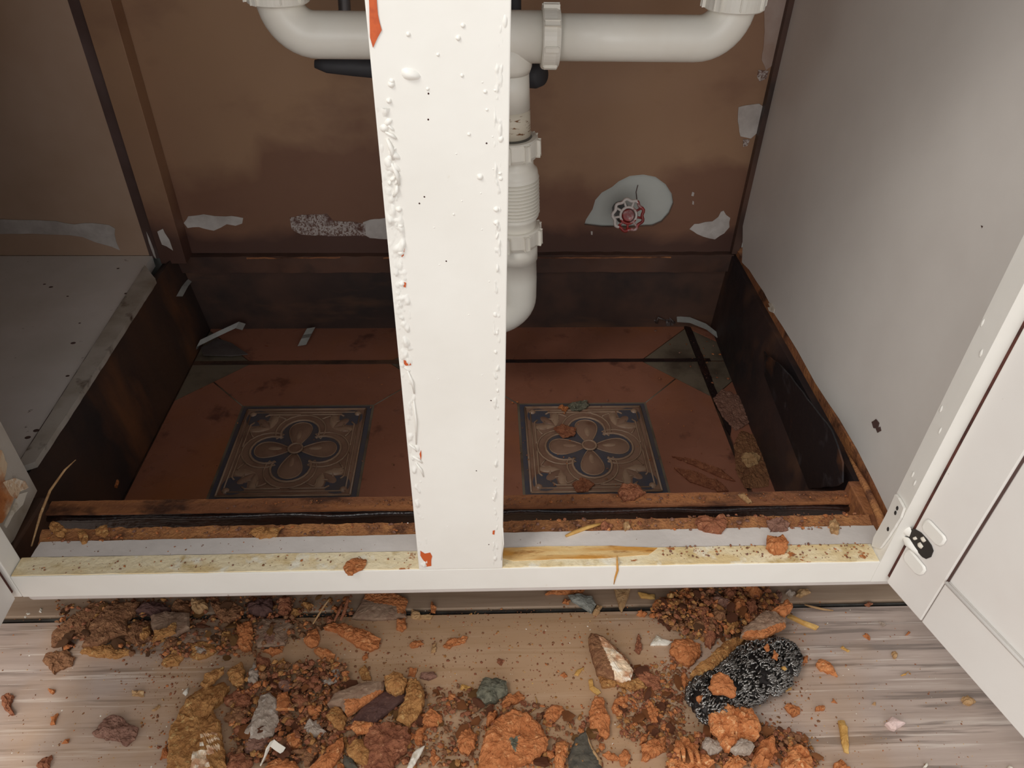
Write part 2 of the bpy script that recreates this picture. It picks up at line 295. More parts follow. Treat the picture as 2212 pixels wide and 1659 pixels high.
def clip(poly, x0, x1, y0, y1):
    for ax, val, s in ((0, x0, 1), (0, x1, -1), (1, y0, 1), (1, y1, -1)):
        out = []
        for i in range(len(poly)):
            a, b = poly[i], poly[(i + 1) % len(poly)]
            ia, ib = (a[ax] - val) * s >= 0, (b[ax] - val) * s >= 0
            if ia: out.append(a)
            if ia != ib:
                t = (val - a[ax]) / (b[ax] - a[ax]); out.append((a[0] + (b[0] - a[0]) * t, a[1] + (b[1] - a[1]) * t))
        poly = out
        if not poly: return []
    return poly
bm = bmesh.new()
box(bm, -1.2, .6, .085, .62, ZT - .02, ZT - .003, 1)
TP = .3635
def P3(l, z): return [V((a, b, z)) for a, b in l]
for i in range(-2, 2):
    for j in range(-1, 2):
        cx, cy = .1315 + TP * i, .287 + TP * j; h = TP / 2 - .003; k = .080; q = .0012
        lim = (-1.15, .44, .10, .60)
        octo = [(cx - h + k, cy - h), (cx + h - k, cy - h), (cx + h, cy - h + k), (cx + h, cy + h - k), (cx + h - k, cy + h), (cx - h + k, cy + h), (cx - h, cy + h - k), (cx - h, cy - h + k)]
        c_ = clip(octo, *lim)
        if len(c_) > 2: slab(bm, P3(c_, ZT - .004), (0, 0, 1), .004, 0)
        for sx in (-1, 1):
            for sy in (-1, 1):
                tri = [(cx + sx * h, cy + sy * h), (cx + sx * (h - k + q * 1.6), cy + sy * h), (cx + sx * h, cy + sy * (h - k + q * 1.6))]
                c_ = clip(tri, *lim)
                if len(c_) > 2: slab(bm, P3(c_, ZT - .004), (0, 0, 1), .0037, 2)
        # mitre lines from the insert to the clipped corners
        if j == 0 and i in (-1, 0):
            S = .0868; Z = ZT
            def sq(s, z): return P3([(cx - s, cy - s), (cx + s, cy - s), (cx + s, cy + s), (cx - s, cy + s)], z)
            slab(bm, sq(S, Z - .001), (0, 0, 1), .0014, 2)
            slab(bm, sq(S - .003, Z), (0, 0, 1), .0008, 5)
            slab(bm, sq(S - .0095, Z), (0, 0, 1), .0014, 3)
            for sgn in ((-1, 0), (1, 0), (0, -1), (0, 1)):       # raised straight mouldings
                for off, rr, mi in ((S - .0100, .0014, 4), (S - .0165, .0010, 4)):
                    a = V((cx + sgn[0] * off - sgn[1] * off, cy + sgn[1] * off - sgn[0] * off, Z + .0018)); b = V((cx + sgn[0] * off + sgn[1] * off, cy + sgn[1] * off + sgn[0] * off, Z + .0018))
                    tube(bm, [a, b], rr, 6, mi)
            for sx in (-1, 1):
                for sy in (-1, 1):
                    tube(bm, [V((cx + sx * S, cy + sy * S, Z)), V((cx + sx * .138, cy + sy * .138, Z))], .0009, 6, 2)
            def lobe(c0, ang, L, W, r0=0.0, nn=26, pinch=.35):
                out = []
                for t_ in range(nn):
                    th = t_ / nn * 2 * math.pi; u = (1 - math.cos(th)) / 2
                    wd = math.sin(th) * W * (pinch + (1 - pinch) * u)
                    x, y = r0 + u * L, wd
                    out.append((c0[0] + x * math.cos(ang) - y * math.sin(ang), c0[1] + x * math.sin(ang) + y * math.cos(ang)))
                return out
            def quat(d, r, nn=14):                               # outline of four overlapping circles
                out = []
                for q_ in range(4):
                    a0 = q_ * math.pi / 2; c0 = (cx + d * math.cos(a0), cy + d * math.sin(a0)); half = math.radians(118)
                    for t_ in range(nn + 1):
                        a_ = a0 - half + 2 * half * t_ / nn; out.append((c0[0] + r * math.cos(a_), c0[1] + r * math.sin(a_)))
                return out
            Q = quat(.031, .0225); slab(bm, P3(Q, Z + .0012), (0, 0, 1), .0006, 5)
            for d_, r_, rr in ((.031, .024, .0016), (.034, .031, .0011)):
                Qp = P3(quat(d_, r_), Z + .002); tube(bm, Qp + [Qp[0]], rr, 6, 4, False)
            for q_ in range(4):
                a_ = q_ * math.pi / 2
                dome(bm, P3(lobe((cx, cy), a_, .044, .019, .006), Z + .0018), (0, 0, 1), .003, 3)
                pp = P3(lobe((cx, cy), a_, .044, .019, .006), Z + .0022); tube(bm, pp + [pp[0]], .0008, 5, 4, False)
                dome(bm, P3(lobe((cx, cy), a_, .018, .0045, .016, 12, .6), Z + .0042), (0, 0, 1), .0014, 4)
                a2 = a_ + math.pi / 4                            # corner leaves with berries
                R_ = .098
                bc = (cx + R_ * math.cos(a2), cy + R_ * math.sin(a2))
                dome(bm, P3(lobe(bc, a2 + math.pi, .030, .017, -.002, 14, .8), Z + .0014), (0, 0, 1), .0006, 5)
                for da in (-.36, 0, .36):
                    b0 = (cx + .056 * math.cos(a2), cy + .056 * math.sin(a2))
                    dome(bm, P3(lobe(b0, a2 + da * 2.4, .026, .007, 0, 14, .5), Z + .0014), (0, 0, 1), .0022, 4 if da else 3)
                bb = (cx + .0955 * math.cos(a2), cy + .0955 * math.sin(a2))
                dome(bm, P3([(bb[0] + .0048 * math.cos(x), bb[1] + .0048 * math.sin(x)) for x in [k_ * .63 for k_ in range(10)]], Z + .0014), (0, 0, 1), .003, 4)
                for sd in (-1, 1):
                    pts = []
                    for t_ in range(9):
                        th = a2 + sd * (.10 + .075 * t_); rad = .080 + .006 * math.sin(t_ * .8)
                        rad = min(rad, (S - .021) / max(abs(math.cos(th)), abs(math.sin(th))))
                        pts.append(V((cx + rad * math.cos(th), cy + rad * math.sin(th), Z + .002)))
                    tube(bm, pts, .0012, 6, 4)
                    pts = [V((cx + (.066 + .005 * math.cos(t_ * 1.3)) * math.cos(a2 + sd * (.05 + .05 * t_)), cy + (.066 + .005 * math.cos(t_ * 1.3)) * math.sin(a2 + sd * (.05 + .05 * t_)), Z + .002)) for t_ in range(8)]
                    tube(bm, pts, .0010, 6, 4)
            ring = P3([(cx + .0085 * math.cos(x), cy + .0085 * math.sin(x)) for x in [k_ * math.pi / 10 for k_ in range(20)]], Z + .004)
            dome(bm, ring, (0, 0, 1), .0012, 3); rr_ = [V(p) + V((0, 0, .0004)) for p in ring]; tube(bm, rr_ + [rr_[0]], .0014, 6, 4, False)
tag(obj('tiled_floor', bm, ['terracotta', 'grout', 'tile_grey', 'taupe', 'taupe_hi', 'blue']), 'old terracotta floor tiles with blue relief flower inserts inside the cabinet base', kind='structure')
# black cracked joint at the right tile
crk = [at(x, y, 2, ZT) for x, y in ((1478, 705), (1492, 708), (1530, 800), (1556, 870), (1580, 925), (1576, 942), (1558, 905), (1535, 850), (1510, 790))]
bm = bmesh.new(); slab(bm, jag(crk, .0012, .006, 3), (0, 0, 1), .0012, 0)
gz = ZT + .0001
slab(bm, jag([V((-.05, .4655, gz)), V((.33, .4655, gz)), V((.33, .4725, gz)), V((-.05, .4725, gz))], .0008, .01, 3), (0, 0, 1), .0008, 0)
slab(bm, jag([V((-.41, .4645, gz)), V((-.05, .4645, gz)), V((-.05, .4735, gz)), V((-.41, .4735, gz))], .0008, .01, 5), (0, 0, 1), .0006, 1)
tag(obj('trim_2', bm, ['beam_face', 'grout']), 'dark wet joints and a black crack between the tiles', kind='structure')
bm = boxm(-1.2, .8, .566, .60, -.16, .75)
tag(obj('wall_back', bm, 'plaster'), 'pale plaster wall behind the cabinet back board', kind='structure')

# ------------------------------------------------------------------ the cabinet
CB = thing('sink_cabinet', (0, 0, ZF), 'white painted sink base cabinet with rotten open floor and brown back board', 'cabinet')
CO = -CB.location
def part(name, bm, ms, label=None, smooth=False, parent=CB):
    o = obj(name, bm, ms, parent, loc=CO if parent is CB else None, smooth=smooth, label=label); return o

# centre stile with its paint drips and chips
bm = bmesh.new(); box(bm, -.0545, .0145, 0, .019, -.0005, .62, 0, .0008)
def onface(pts, y=0.0): return [at(x, y_, 1, y) for x, y_ in pts]
for pts in ([(797, -30), (812, -30), (817, 30), (823, 65), (815, 80), (806, 103), (801, 80), (799, 55), (797, 20)],
            [(867, 536), (874, 538), (873, 552), (868, 556)], [(872, 778), (885, 780), (887, 788), (876, 790), (872, 786)],
            [(908, 1190), (918, 1196), (929, 1194), (933, 1202), (931, 1222), (922, 1224), (916, 1212), (908, 1200)],
            [(871, 610), (877, 611), (876, 620), (871, 619)], [(909, 972), (911, 985), (909, 993), (907, 980)], [(1064, 1146), (1069, 1145), (1069, 1155), (1065, 1154)]):
    slab(bm, jag(onface(pts, -.0002), .0006, .003, 1), (0, -1, 0), .0003, 1)
def blob(px, py, rx, ry, h, ang=0.0, y=0.0, mi=0):
    c = at(px, py, 1, y); ca, sa = math.cos(ang), math.sin(ang)
    pts = []
    for k in range(12):
        a = k * math.pi / 6; x, z = rx * math.cos(a), ry * math.sin(a)
        w_ = 1 + .18 * noise.noise(V((px * .1, k * .7, 0)))
        pts.append(c + V(((x * ca - z * sa) * w_, 0, (x * sa + z * ca) * w_)))
    dome(bm, pts, (0, -1, 0), h, mi)
for px, py, r in ((886, 160, .003), (990, 82, .0014), (998, 163, .001), (924, 192, .0009), (1013, 290, .001), (1037, 382, .0018), (862, 452, .0018), (866, 487, .0018), (1072, 452, .0017), (1072, 481, .0017),
                  (980, 463, .0007), (946, 118, .0009), (1052, 237, .0008), (1048, 198, .0011), (1070, 195, .0008), (1000, 55, .0012), (882, 74, .0012), (846, 175, .0014), (868, 612, .0020), (866, 545, .0022), (845, 182, .0018)):
    blob(px, py, r * (1.6 if px == 886 else 1), r, r * .8, -.2)
def ridge(xa, xb, za, zb_, amp, th, fx, fz, seed):
    nx, nz = 9, int((zb_ - za) / .0012); g = []
    for j in range(nz + 1):
        row = []
        for i in range(nx + 1):
            u = i / nx; X = xa + (xb - xa) * u; Z = za + (zb_ - za) * j / nz
            h_ = max(0, noise.fractal(V((X * fx + seed, Z * fz, seed * .3)), .8, 2.1, 3) - th) * amp * math.sin(math.pi * u) ** .6
            row.append(bm.verts.new(V((X, .0002 - min(h_, .0022), Z))))
        g.append(row)
    for j in range(nz):
        for i in range(nx):
            f = bm.faces.new([g[j][i], g[j][i + 1], g[j + 1][i + 1], g[j + 1][i]]); f.smooth = True
ridge(-.0540, -.0455, .004, .375, .0026, .10, 300, 110, 1.3)
ridge(.0060, .0110, .004, .42, .0022, .12, 500, 160, 5.1)
ridge(-.0545, -.0440, .21, .335, .0036, .0, 260, 130, 9.3)
rr = random.Random(3)
for k in range(16):                        # drips and ridges along the left edge
    y = rr.uniform(180, 1190) if k > 14 else rr.uniform(215, 420)
    x0 = 797 + (108 / 1215) * y
    blob(x0 + rr.uniform(8, 27), y, rr.uniform(.001, .0026), rr.uniform(.0008, .0038), rr.uniform(.0006, .0016), rr.uniform(-.9, .9))
for k in range(10):
    y = rr.uniform(20, 1200); x0 = 1107 - (24 / 1215) * y
    blob(x0 - rr.uniform(14, 30), y, rr.uniform(.0006, .0014), rr.uniform(.0008, .0032), rr.uniform(.0005, .0011), rr.uniform(-.3, .3))
for (xs, ys, hs) in (((836, 300), (850, 345), .0018), ((846, 352), (862, 400), .0016), ((858, 400), (850, 425), .0016), ((832, 285), (856, 300), .0013), ((880, 800), (895, 850), .0012), ((893, 860), (899, 960), .001), ((890, 985), (912, 1000), .0014), ((884, 960), (900, 975), .0012), ((899, 1000), (915, 1030), .001), ((1086, 1140), (1083, 1210), .0007)):
    tube(bm, [at(xs[0], xs[1], 1, -.0003), at((xs[0] + ys[0]) / 2 + 3, (xs[1] + ys[1]) / 2, 1, -.0008), at(ys[0], ys[1], 1, -.0003)], [hs * .5, hs * .8, hs * .4], 8, 0)
for k in range(26):
    blob(rr.uniform(880, 1080), rr.uniform(130, 1190), .0005, .0005, .0003, 0, 0, 2 if k % 3 == 0 else 0)
part('centre_stile', bm, ['white', 'orange_paint', 'dark_gap'], 'white stile with paint drips and an orange bare patch')

# bottom rail
bm = bmesh.new(); box(bm, -.384, .3345, 0, .0190, -.0275, -.0008, 0, .0004)
rail_top = lambda l: [at(x, y, 2, -.0008) for x, y in l]
slab(bm, jag([V((-.383, .001, -.0008)), V((.3335, .001, -.0008)), V((.3335, .0188, -.0008)), V((-.383, .0188, -.0008))], .0006, .008, 2), (0, 0, 1), .0010, 1)
slab(bm, jag(rail_top([(1088, 1186), (1180, 1182), (1320, 1181), (1420, 1186), (1400, 1200), (1300, 1208), (1180, 1210), (1110, 1214), (1086, 1208)]), .0008, .006, 5), (0, 0, 1), .0014, 2)
tube(bm, [at(1331, 1180, 2, 0), at(1333, 1200, 2, 0), at(1333, 1212, 1, -.0003), at(1334, 1232, 1, -.0003), at(1329, 1248, 1, -.0003), at(1326, 1262, 1, -.0003)], [.0004, .0006, .0008, .001, .0008, .0003], 7, 2)
box(bm, -.384, .40, .003, .019, -.0375, -.0277, 3, .003)
part('bottom_rail', bm, ['white', 'cream', 'amber', 'white_dirty'], 'white bottom rail with a bare cream and amber top')
# cut-off remnant of the cabinet floor behind the rail, white on top, torn chipboard behind
bm = bmesh.new()
slab(bm, jag([V((-.376, .0195, -.016)), V((.345, .0195, -.016)), V((.345, .0395, -.016)), V((-.376, .0355, -.016))], .0006, .006, 4), (0, 0, 1), .016, 0)
part('floor_remnant', bm, 'white_dirty', 'narrow white strip left of the sawn-off cabinet floor')
bm = bmesh.new()
slab(bm, jag([V((-.378, .034, -.018)), V((.345, .037, -.018)), V((.347, .0535, -.018)), V((-.382, .0505, -.018))], .0018, .004, 6), (0, 0, 1), .0165, 0)
part('torn_edge', bm, 'ledge', 'torn brown chipboard edge behind the white strip')
# kick board standing behind, its top seen as a rotten beam
bm = bmesh.new()
x = -.400; tops = []
slab(bm, jag([V((-.402, .084, -.0215)), V((.356, .084, -.0215)), V((.356, .100, -.0215)), V((-.402, .100, -.0215))], .0009, .006, 8), (0, 0, 1), .0022, 0)
box(bm, -.402, .356, .0845, .0985, ZT + .001, -.0215, 1)
tube(bm, [V((-.402 + .758 * i / 40, .0842 - .0012 * math.sin(i), -.0262 + .0006 * math.sin(i * 1.7))) for i in range(41)], .0028, 8, 1)
part('kick_board', bm, ['beam', 'beam_face'], 'rotten kick board with a wet black face')

# right face-frame stile and side board
bm = bmesh.new(); box(bm, .3345, .40, 0, .0185, -.0275, .62, 0)
for k in range(6):
    c = V((.3343, rr.uniform(.003, .017), rr.uniform(.0, .27)))
    dome(bm, [c + V((0, .0016 * math.cos(a) * rr.uniform(.6, 1.2), .0035 * math.sin(a))) for a in [i * .785 for i in range(8)]], (-1, 0, 0), .0007, 0)
part('right_stile', bm, ['white', 'orange_paint'])
bm = bmesh.new()
low = [at(x, y, 0, XR) for x, y in ((1604, 540), (1603, 566), (1618, 582), (1634, 607), (1650, 632), (1662, 655), (1668, 672), (1690, 706), (1722, 758), (1760, 828), (1790, 872), (1812, 905), (1850, 970), (1886, 1040), (1915, 1098))]
low = [V((XR, .558, low[0].z + .04))] + low
low = [V((XR, p.y, p.z)) for p in low]
pts = low + [V((XR, .0185, -.002)), V((XR, .0185, .62)), V((XR, .558, .62))]
nb = len(low); lj = jag(pts, 0, 10)
slab(bm, [p + (noise.noise_vector(p * 160) * .0014 if i < nb else V()) for i, p in enumerate(pts)], (1, 0, 0), .016, 0)
for pp in ([(1660, 655), (1668, 655), (1674, 668), (1672, 676), (1662, 672), (1659, 664), (1664, 663)],):
    slab(bm, [at(x, y, 0, XR - .0006) for x, y in pp], (-1, 0, 0), .0006, 1)
for pp in ([(1884, 912), (1893, 905), (1900, 914), (1897, 927), (1888, 924)], [(1893, 927), (1902, 922), (1904, 930), (1896, 935)], [(2121, 487), (2125, 488), (2123, 491)]):
    slab(bm, jag([at(x, y, 0, XR - .0003) for x, y in pp], .0006, .003, 2), (-1, 0, 0), .0005, 2)
part('right_side_board', bm, ['white_wall', 'bone', 'groove'], 'white side board with a torn lower edge')
# dark paint-free band at the back corner of the side board
bm = bmesh.new(); box(bm, .3565, XR + .003, .548, .5578, -.005, .62)
part('corner_batten', bm, 'board_wet', 'brown batten in the back right corner')
# torn bottom of the side board with brown fibres (below the white)
bm = bmesh.new()
slab(bm, jag([V((.362, .0195, -.014)), V((.362, .56, -.014)), V((.366, .56, .0)), V((.366, .0195, .006))], .0008, .01, 3), (1, 0, 0), .012, 0)
q = [V((.3555, .10, -.008)), V((.372, .10, -.008)), V((.372, .10, ZT)), V((.340, .10, ZT))]; q2 = [V((.3575, .5555, -.008)), V((.372, .5555, -.008)), V((.372, .5555, ZT)), V((.352, .5555, ZT))]
qa = [bm.verts.new(p) for p in q]; qb = [bm.verts.new(p) for p in q2]
for f in [bm.faces.new(qa), bm.faces.new(qb[::-1])] + [bm.faces.new([qa[i], qb[i], qb[(i + 1) % 4], qa[(i + 1) % 4]]) for i in range(4)]: f.material_index = 1
bmesh.ops.recalc_face_normals(bm, faces=bm.faces)
box(bm, .348, .366, .0195, .100, -.034, -.006, 0, .001)
slab(bm, jag([atp(x, y, (.3470, .10, -.07), V((-.99, .026, -.12)).normalized()) for x, y in ((1652, 760), (1700, 800), (1745, 860), (1800, 930), (1822, 1000), (1822, 1045), (1760, 1056), (1690, 1060), (1672, 985), (1655, 900))], .003, .012, 4), (-.99, .026, -.12), .0016, 2)
part('right_base_board', bm, ['beam', 'mould', 'black'], 'black mouldy lower board on the right')
bm = bmesh.new()
tube(bm, [V((.352, .026, -.004)), V((.3545, .05, .001)), V((.357, .09, .001)), V((.359, .14, -.001))], [.004, .0035, .003, .0008], 8, 0)
part('split_moulding', bm, 'ledge', 'split tan strip along the right edge')

# back board: hole round the valve, paint smears
def onback(l, y=YB): return [at(a, b, 1, y) for a, b in l]
hole = onback([(1262, 486), (1266, 474), (1280, 452), (1286, 432), (1300, 416), (1322, 404), (1336, 392), (1360, 380), (1390, 377), (1416, 382), (1438, 398), (1452, 420), (1455, 440), (1446, 462), (1430, 480), (1410, 489), (1360, 491), (1300, 491)])
bm = bmesh.new()
slab(bm, [V((-.452, YB, -.008)), V((.372, YB, -.008)), V((.372, YB, .62)), V((-.452, YB, .62))], (0, 1, 0), .004, 0, [hole])
smears = [([(398, 482), (408, 468), (440, 464), (475, 468), (500, 466), (526, 470), (522, 482), (508, 488), (490, 484), (476, 492), (462, 498), (430, 490), (405, 492)], 1),
          ([(626, 470), (650, 465), (705, 462), (722, 478), (760, 478), (790, 484), (790, 508), (740, 510), (690, 508), (650, 506), (630, 495)], 2),
          ([(785, 480), (800, 474), (850, 470), (880, 472), (880, 512), (840, 516), (800, 514), (784, 504)], 1),
          ([(1596, 232), (1610, 226), (1640, 225), (1658, 234), (1655, 255), (1640, 282), (1622, 298), (1600, 294), (1594, 262)], 1),
          ([(1606, 300), (1620, 300), (1614, 314), (1606, 316)], 2),
          ([(1650, -10), (1700, -10), (1712, 20), (1700, 60), (1690, 110), (1672, 140), (1655, 150), (1644, 130), (1652, 80)], 4),
          ([(1638, 150), (1660, 152), (1655, 168), (1642, 175), (1636, 165)], 2),
          ([(1490, 494), (1500, 484), (1522, 480), (1540, 478), (1552, 470), (1556, 458), (1562, 455), (1576, 470), (1574, 490), (1564, 504), (1545, 516), (1520, 512), (1506, 505)], 1),
          ([(1495, 414), (1499, 416), (1498, 424), (1494, 423)], 1), ([(1497, 434), (1500, 436), (1499, 442), (1495, 441)], 1), ([(1276, 500), (1280, 501), (1279, 508), (1276, 507)], 1)]
for l, mi in smears:
    slab(bm, jag(onback(l, YB - .0004), .0016, .006, 5), (0, -1, 0), .0005, mi)
tube(bm, onback([(1378, 400), (1374, 415), (1376, 432)], YB + .006), .0006, 5, 3)
part('back_board', bm, ['board', 'paint_smear', 'paint_spray', 'groove', 'paint_thin'], 'brown hardboard back with pale paint smears')
# damp lower part of the back and its cleat
bm = bmesh.new()
slab(bm, jag([V((-.44, .548, -.034)), V((.36, .548, -.034)), V((.36, .548, -.006)), V((-.44, .548, -.009))], .0014, .008, 3), (0, 1, 0), .012, 1)
for xa, xb in ((.07, .27), (-.33, -.20), (-.14, -.06)):
    slab(bm, jag([V((xa, .5474, -.0115)), V((xb, .5474, -.0105)), V((xb, .5474, -.0085)), V((xa, .5474, -.0090))], .0010, .008, 7), (0, -1, 0), .0005, 0)
part('back_cleat', bm, ['beam', 'board_wet'], 'brown cleat along the bottom of the back board')
bm = boxm(-.45, .372, .556, .5655, ZT, -.010)
part('lower_back_board', bm, ['board_low'], 'dark rotten board below the cleat')

# back corner post between the two halves, left back board
bm = bmesh.new(); box(bm, -.4420, -.408, .531, .5575, -.01, .62, 0, .0006)
slab(bm, [at(x, y, 1, .5306) for x, y in ((340, 500), (352, 494), (356, 503), (366, 518), (374, 541), (360, 532), (350, 528), (345, 515))], (0, -1, 0), .0005, 1)
part('back_post', bm, ['board', 'paint_smear'], 'brown upright post at the back with a pale smear')
bm = boxm(-.457, -.4421, .536, .56, -.004, .62);  # narrow darker strip, flush with the left back board
slab(bm, [at(x, y, 1, .5355) for x, y in ((316, 500), (322, 512), (333, 540), (338, 560), (332, 552), (322, 525))], (0, -1, 0), .0005, 1)
part('post_dark_strip', bm, ['groove', 'paint_smear'], 'dark narrow strip beside the back post')
bm = boxm(-1.1, -.4571, .536, .54, .0, .62)
sm = [(-30, 474), (60, 475), (120, 478), (160, 484), (200, 482), (236, 486), (250, 494), (248, 505), (254, 525), (261, 542), (240, 532), (205, 522), (180, 512), (150, 508), (110, 506), (60, 504), (-30, 506)]
slab(bm, jag([at(x, y, 1, .5355) for x, y in sm], .0022, .01, 4), (0, -1, 0), .0005, 1)
part('left_back_board', bm, ['board_left', 'paint_smear'], 'brown back board of the left compartment with a pale streak')

# left compartment shelf (intact cabinet floor), with worn edge strip
bm = bmesh.new()
e = jag([V((-1.1, .021, -.016)), V((-.452, .021, -.016)), V((-.452, .097, -.016)), V((-.4385, .097, -.016)), V((-.4530, .535, -.016)), V((-1.1, .535, -.016))], 0, 10)
slab(bm, e, (0, 0, 1), .016, 0)
for px, py, r in ((96, 614, .002), (110, 620, .0028), (146, 640, .0016), (255, 580, .002), (272, 634, .0022), (172, 698, .0015), (146, 812, .0022), (158, 741, .003), (60, 945, .003), (78, 930, .003), (230, 760, .0013)):
    c = at(px, py, 2, .0); dome(bm, [c + V((r * math.cos(a), r * .8 * math.sin(a), 0)) for a in [i * .785 for i in range(8)]], (0, 0, 1), .0006, 1)
part('left_floor_board', bm, ['white_shelf', 'groove'], 'grey-white floor board of the left compartment')
bm = bmesh.new()
slab(bm, jag([V((-.4372, .122, -.0045)), V((-.4225, .130, -.0045)), V((-.4235, .25, -.0045)), V((-.4262, .47, -.0045)), V((-.4520, .505, -.0045))], .0007, .008, 3), (0, 0, 1), .0070, 0)
slab(bm, [V((-.4390, .11, -.004)), V((-.4368, .11, -.004)), V((-.4516, .505, -.004)), V((-.4536, .505, -.004))], (0, 0, 1), .0046, 1)
part('edge_strip', bm, ['white_edge', 'dark_gap'], 'worn pale edge strip of the left floor board')
bm = bmesh.new()
qa = [bm.verts.new(p) for p in (V((-.452, .10, -.0165)), V((-.4270, .10, -.0046)), V((-.414, .10, ZT)), V((-.446, .10, ZT)))]; qb = [bm.verts.new(p) for p in (V((-.446, .5555, -.0165)), V((-.4285, .5555, -.0046)), V((-.412, .5555, ZT)), V((-.446, .5555, ZT)))]
for f in [bm.faces.new(qa), bm.faces.new(qb[::-1])] + [bm.faces.new([qa[i], qb[i], qb[(i + 1) % 4], qa[(i + 1) % 4]]) for i in range(4)]: f.material_index = 0
bmesh.ops.recalc_face_normals(bm, faces=bm.faces)
box(bm, -.452, -.401, .0195, .095, -.034, -.008, 1, .002)
part('left_base_board', bm, ['mould_left', 'mould_left'], 'dark rotten lower board on the left')
# left frame stile and cut partition remnant
bm = boxm(-.44, -.3845, 0, .0185, -.0275, .62, 0, .0008)
part('left_stile', bm, 'white')
bm = bmesh.new()
prof = [V((-.4165, .0187, -.004)), V((-.4165, .045, -.0075)), V((-.4165, .07, -.0035)), V((-.4165, .094, .001)), V((-.4165, .0955, .12)), V((-.4165, .0955, .62)), V((-.4165, .0187, .62))]
slab(bm, prof, (1, 0, 0), .0115, 0)
XL = -.405
for l, mi in (([(-25, 975), (2, 972), (14, 1003), (8, 1035), (30, 1072), (18, 1105), (4, 1128), (-20, 1135)], 1), ([(5, 1042), (28, 1032), (52, 1040), (60, 1053), (40, 1062), (36, 1078), (22, 1072)], 2), ([(40, 1066), (58, 1062), (48, 1090), (28, 1110), (12, 1140), (8, 1135), (22, 1105)], 3)):
    slab(bm, jag([at(x, y, 0, XL) for x, y in l], .0009, .004, 3), (1, 0, 0), .0008, mi)
part('partition', bm, ['white_edge', 'chip_wood', 'cream_crust', 'bone'], 'sawn-off partition with paint flaking from orange wood')
# far left side, top board
bm = boxm(-1.116, -1.10, 0, .56, ZT, .62); part('left_side_board', bm, 'white_wall')
bm = boxm(-1.10, -.44, 0, .0185, -.0275, .0); box(bm, -1.116, -1.05, 0, .0185, -.0275, .62); box(bm, -1.05, -.44, -.02, -.001, .0, .60); box(bm, -1.116, -.453, .0845, .0985, ZF + .001, -.028); part('left_front_panel', bm, 'white')
bm = boxm(.4005, 1.1, 0, .0185, -.0275, .62); box(bm, .4005, 1.1, .0845, .0985, ZF + .001, -.028); part('right_front_panel', bm, 'white')
bm = boxm(-1.13, .42, -.03, .60, .62, .65, 0, .003); part('countertop', bm, 'greychip')

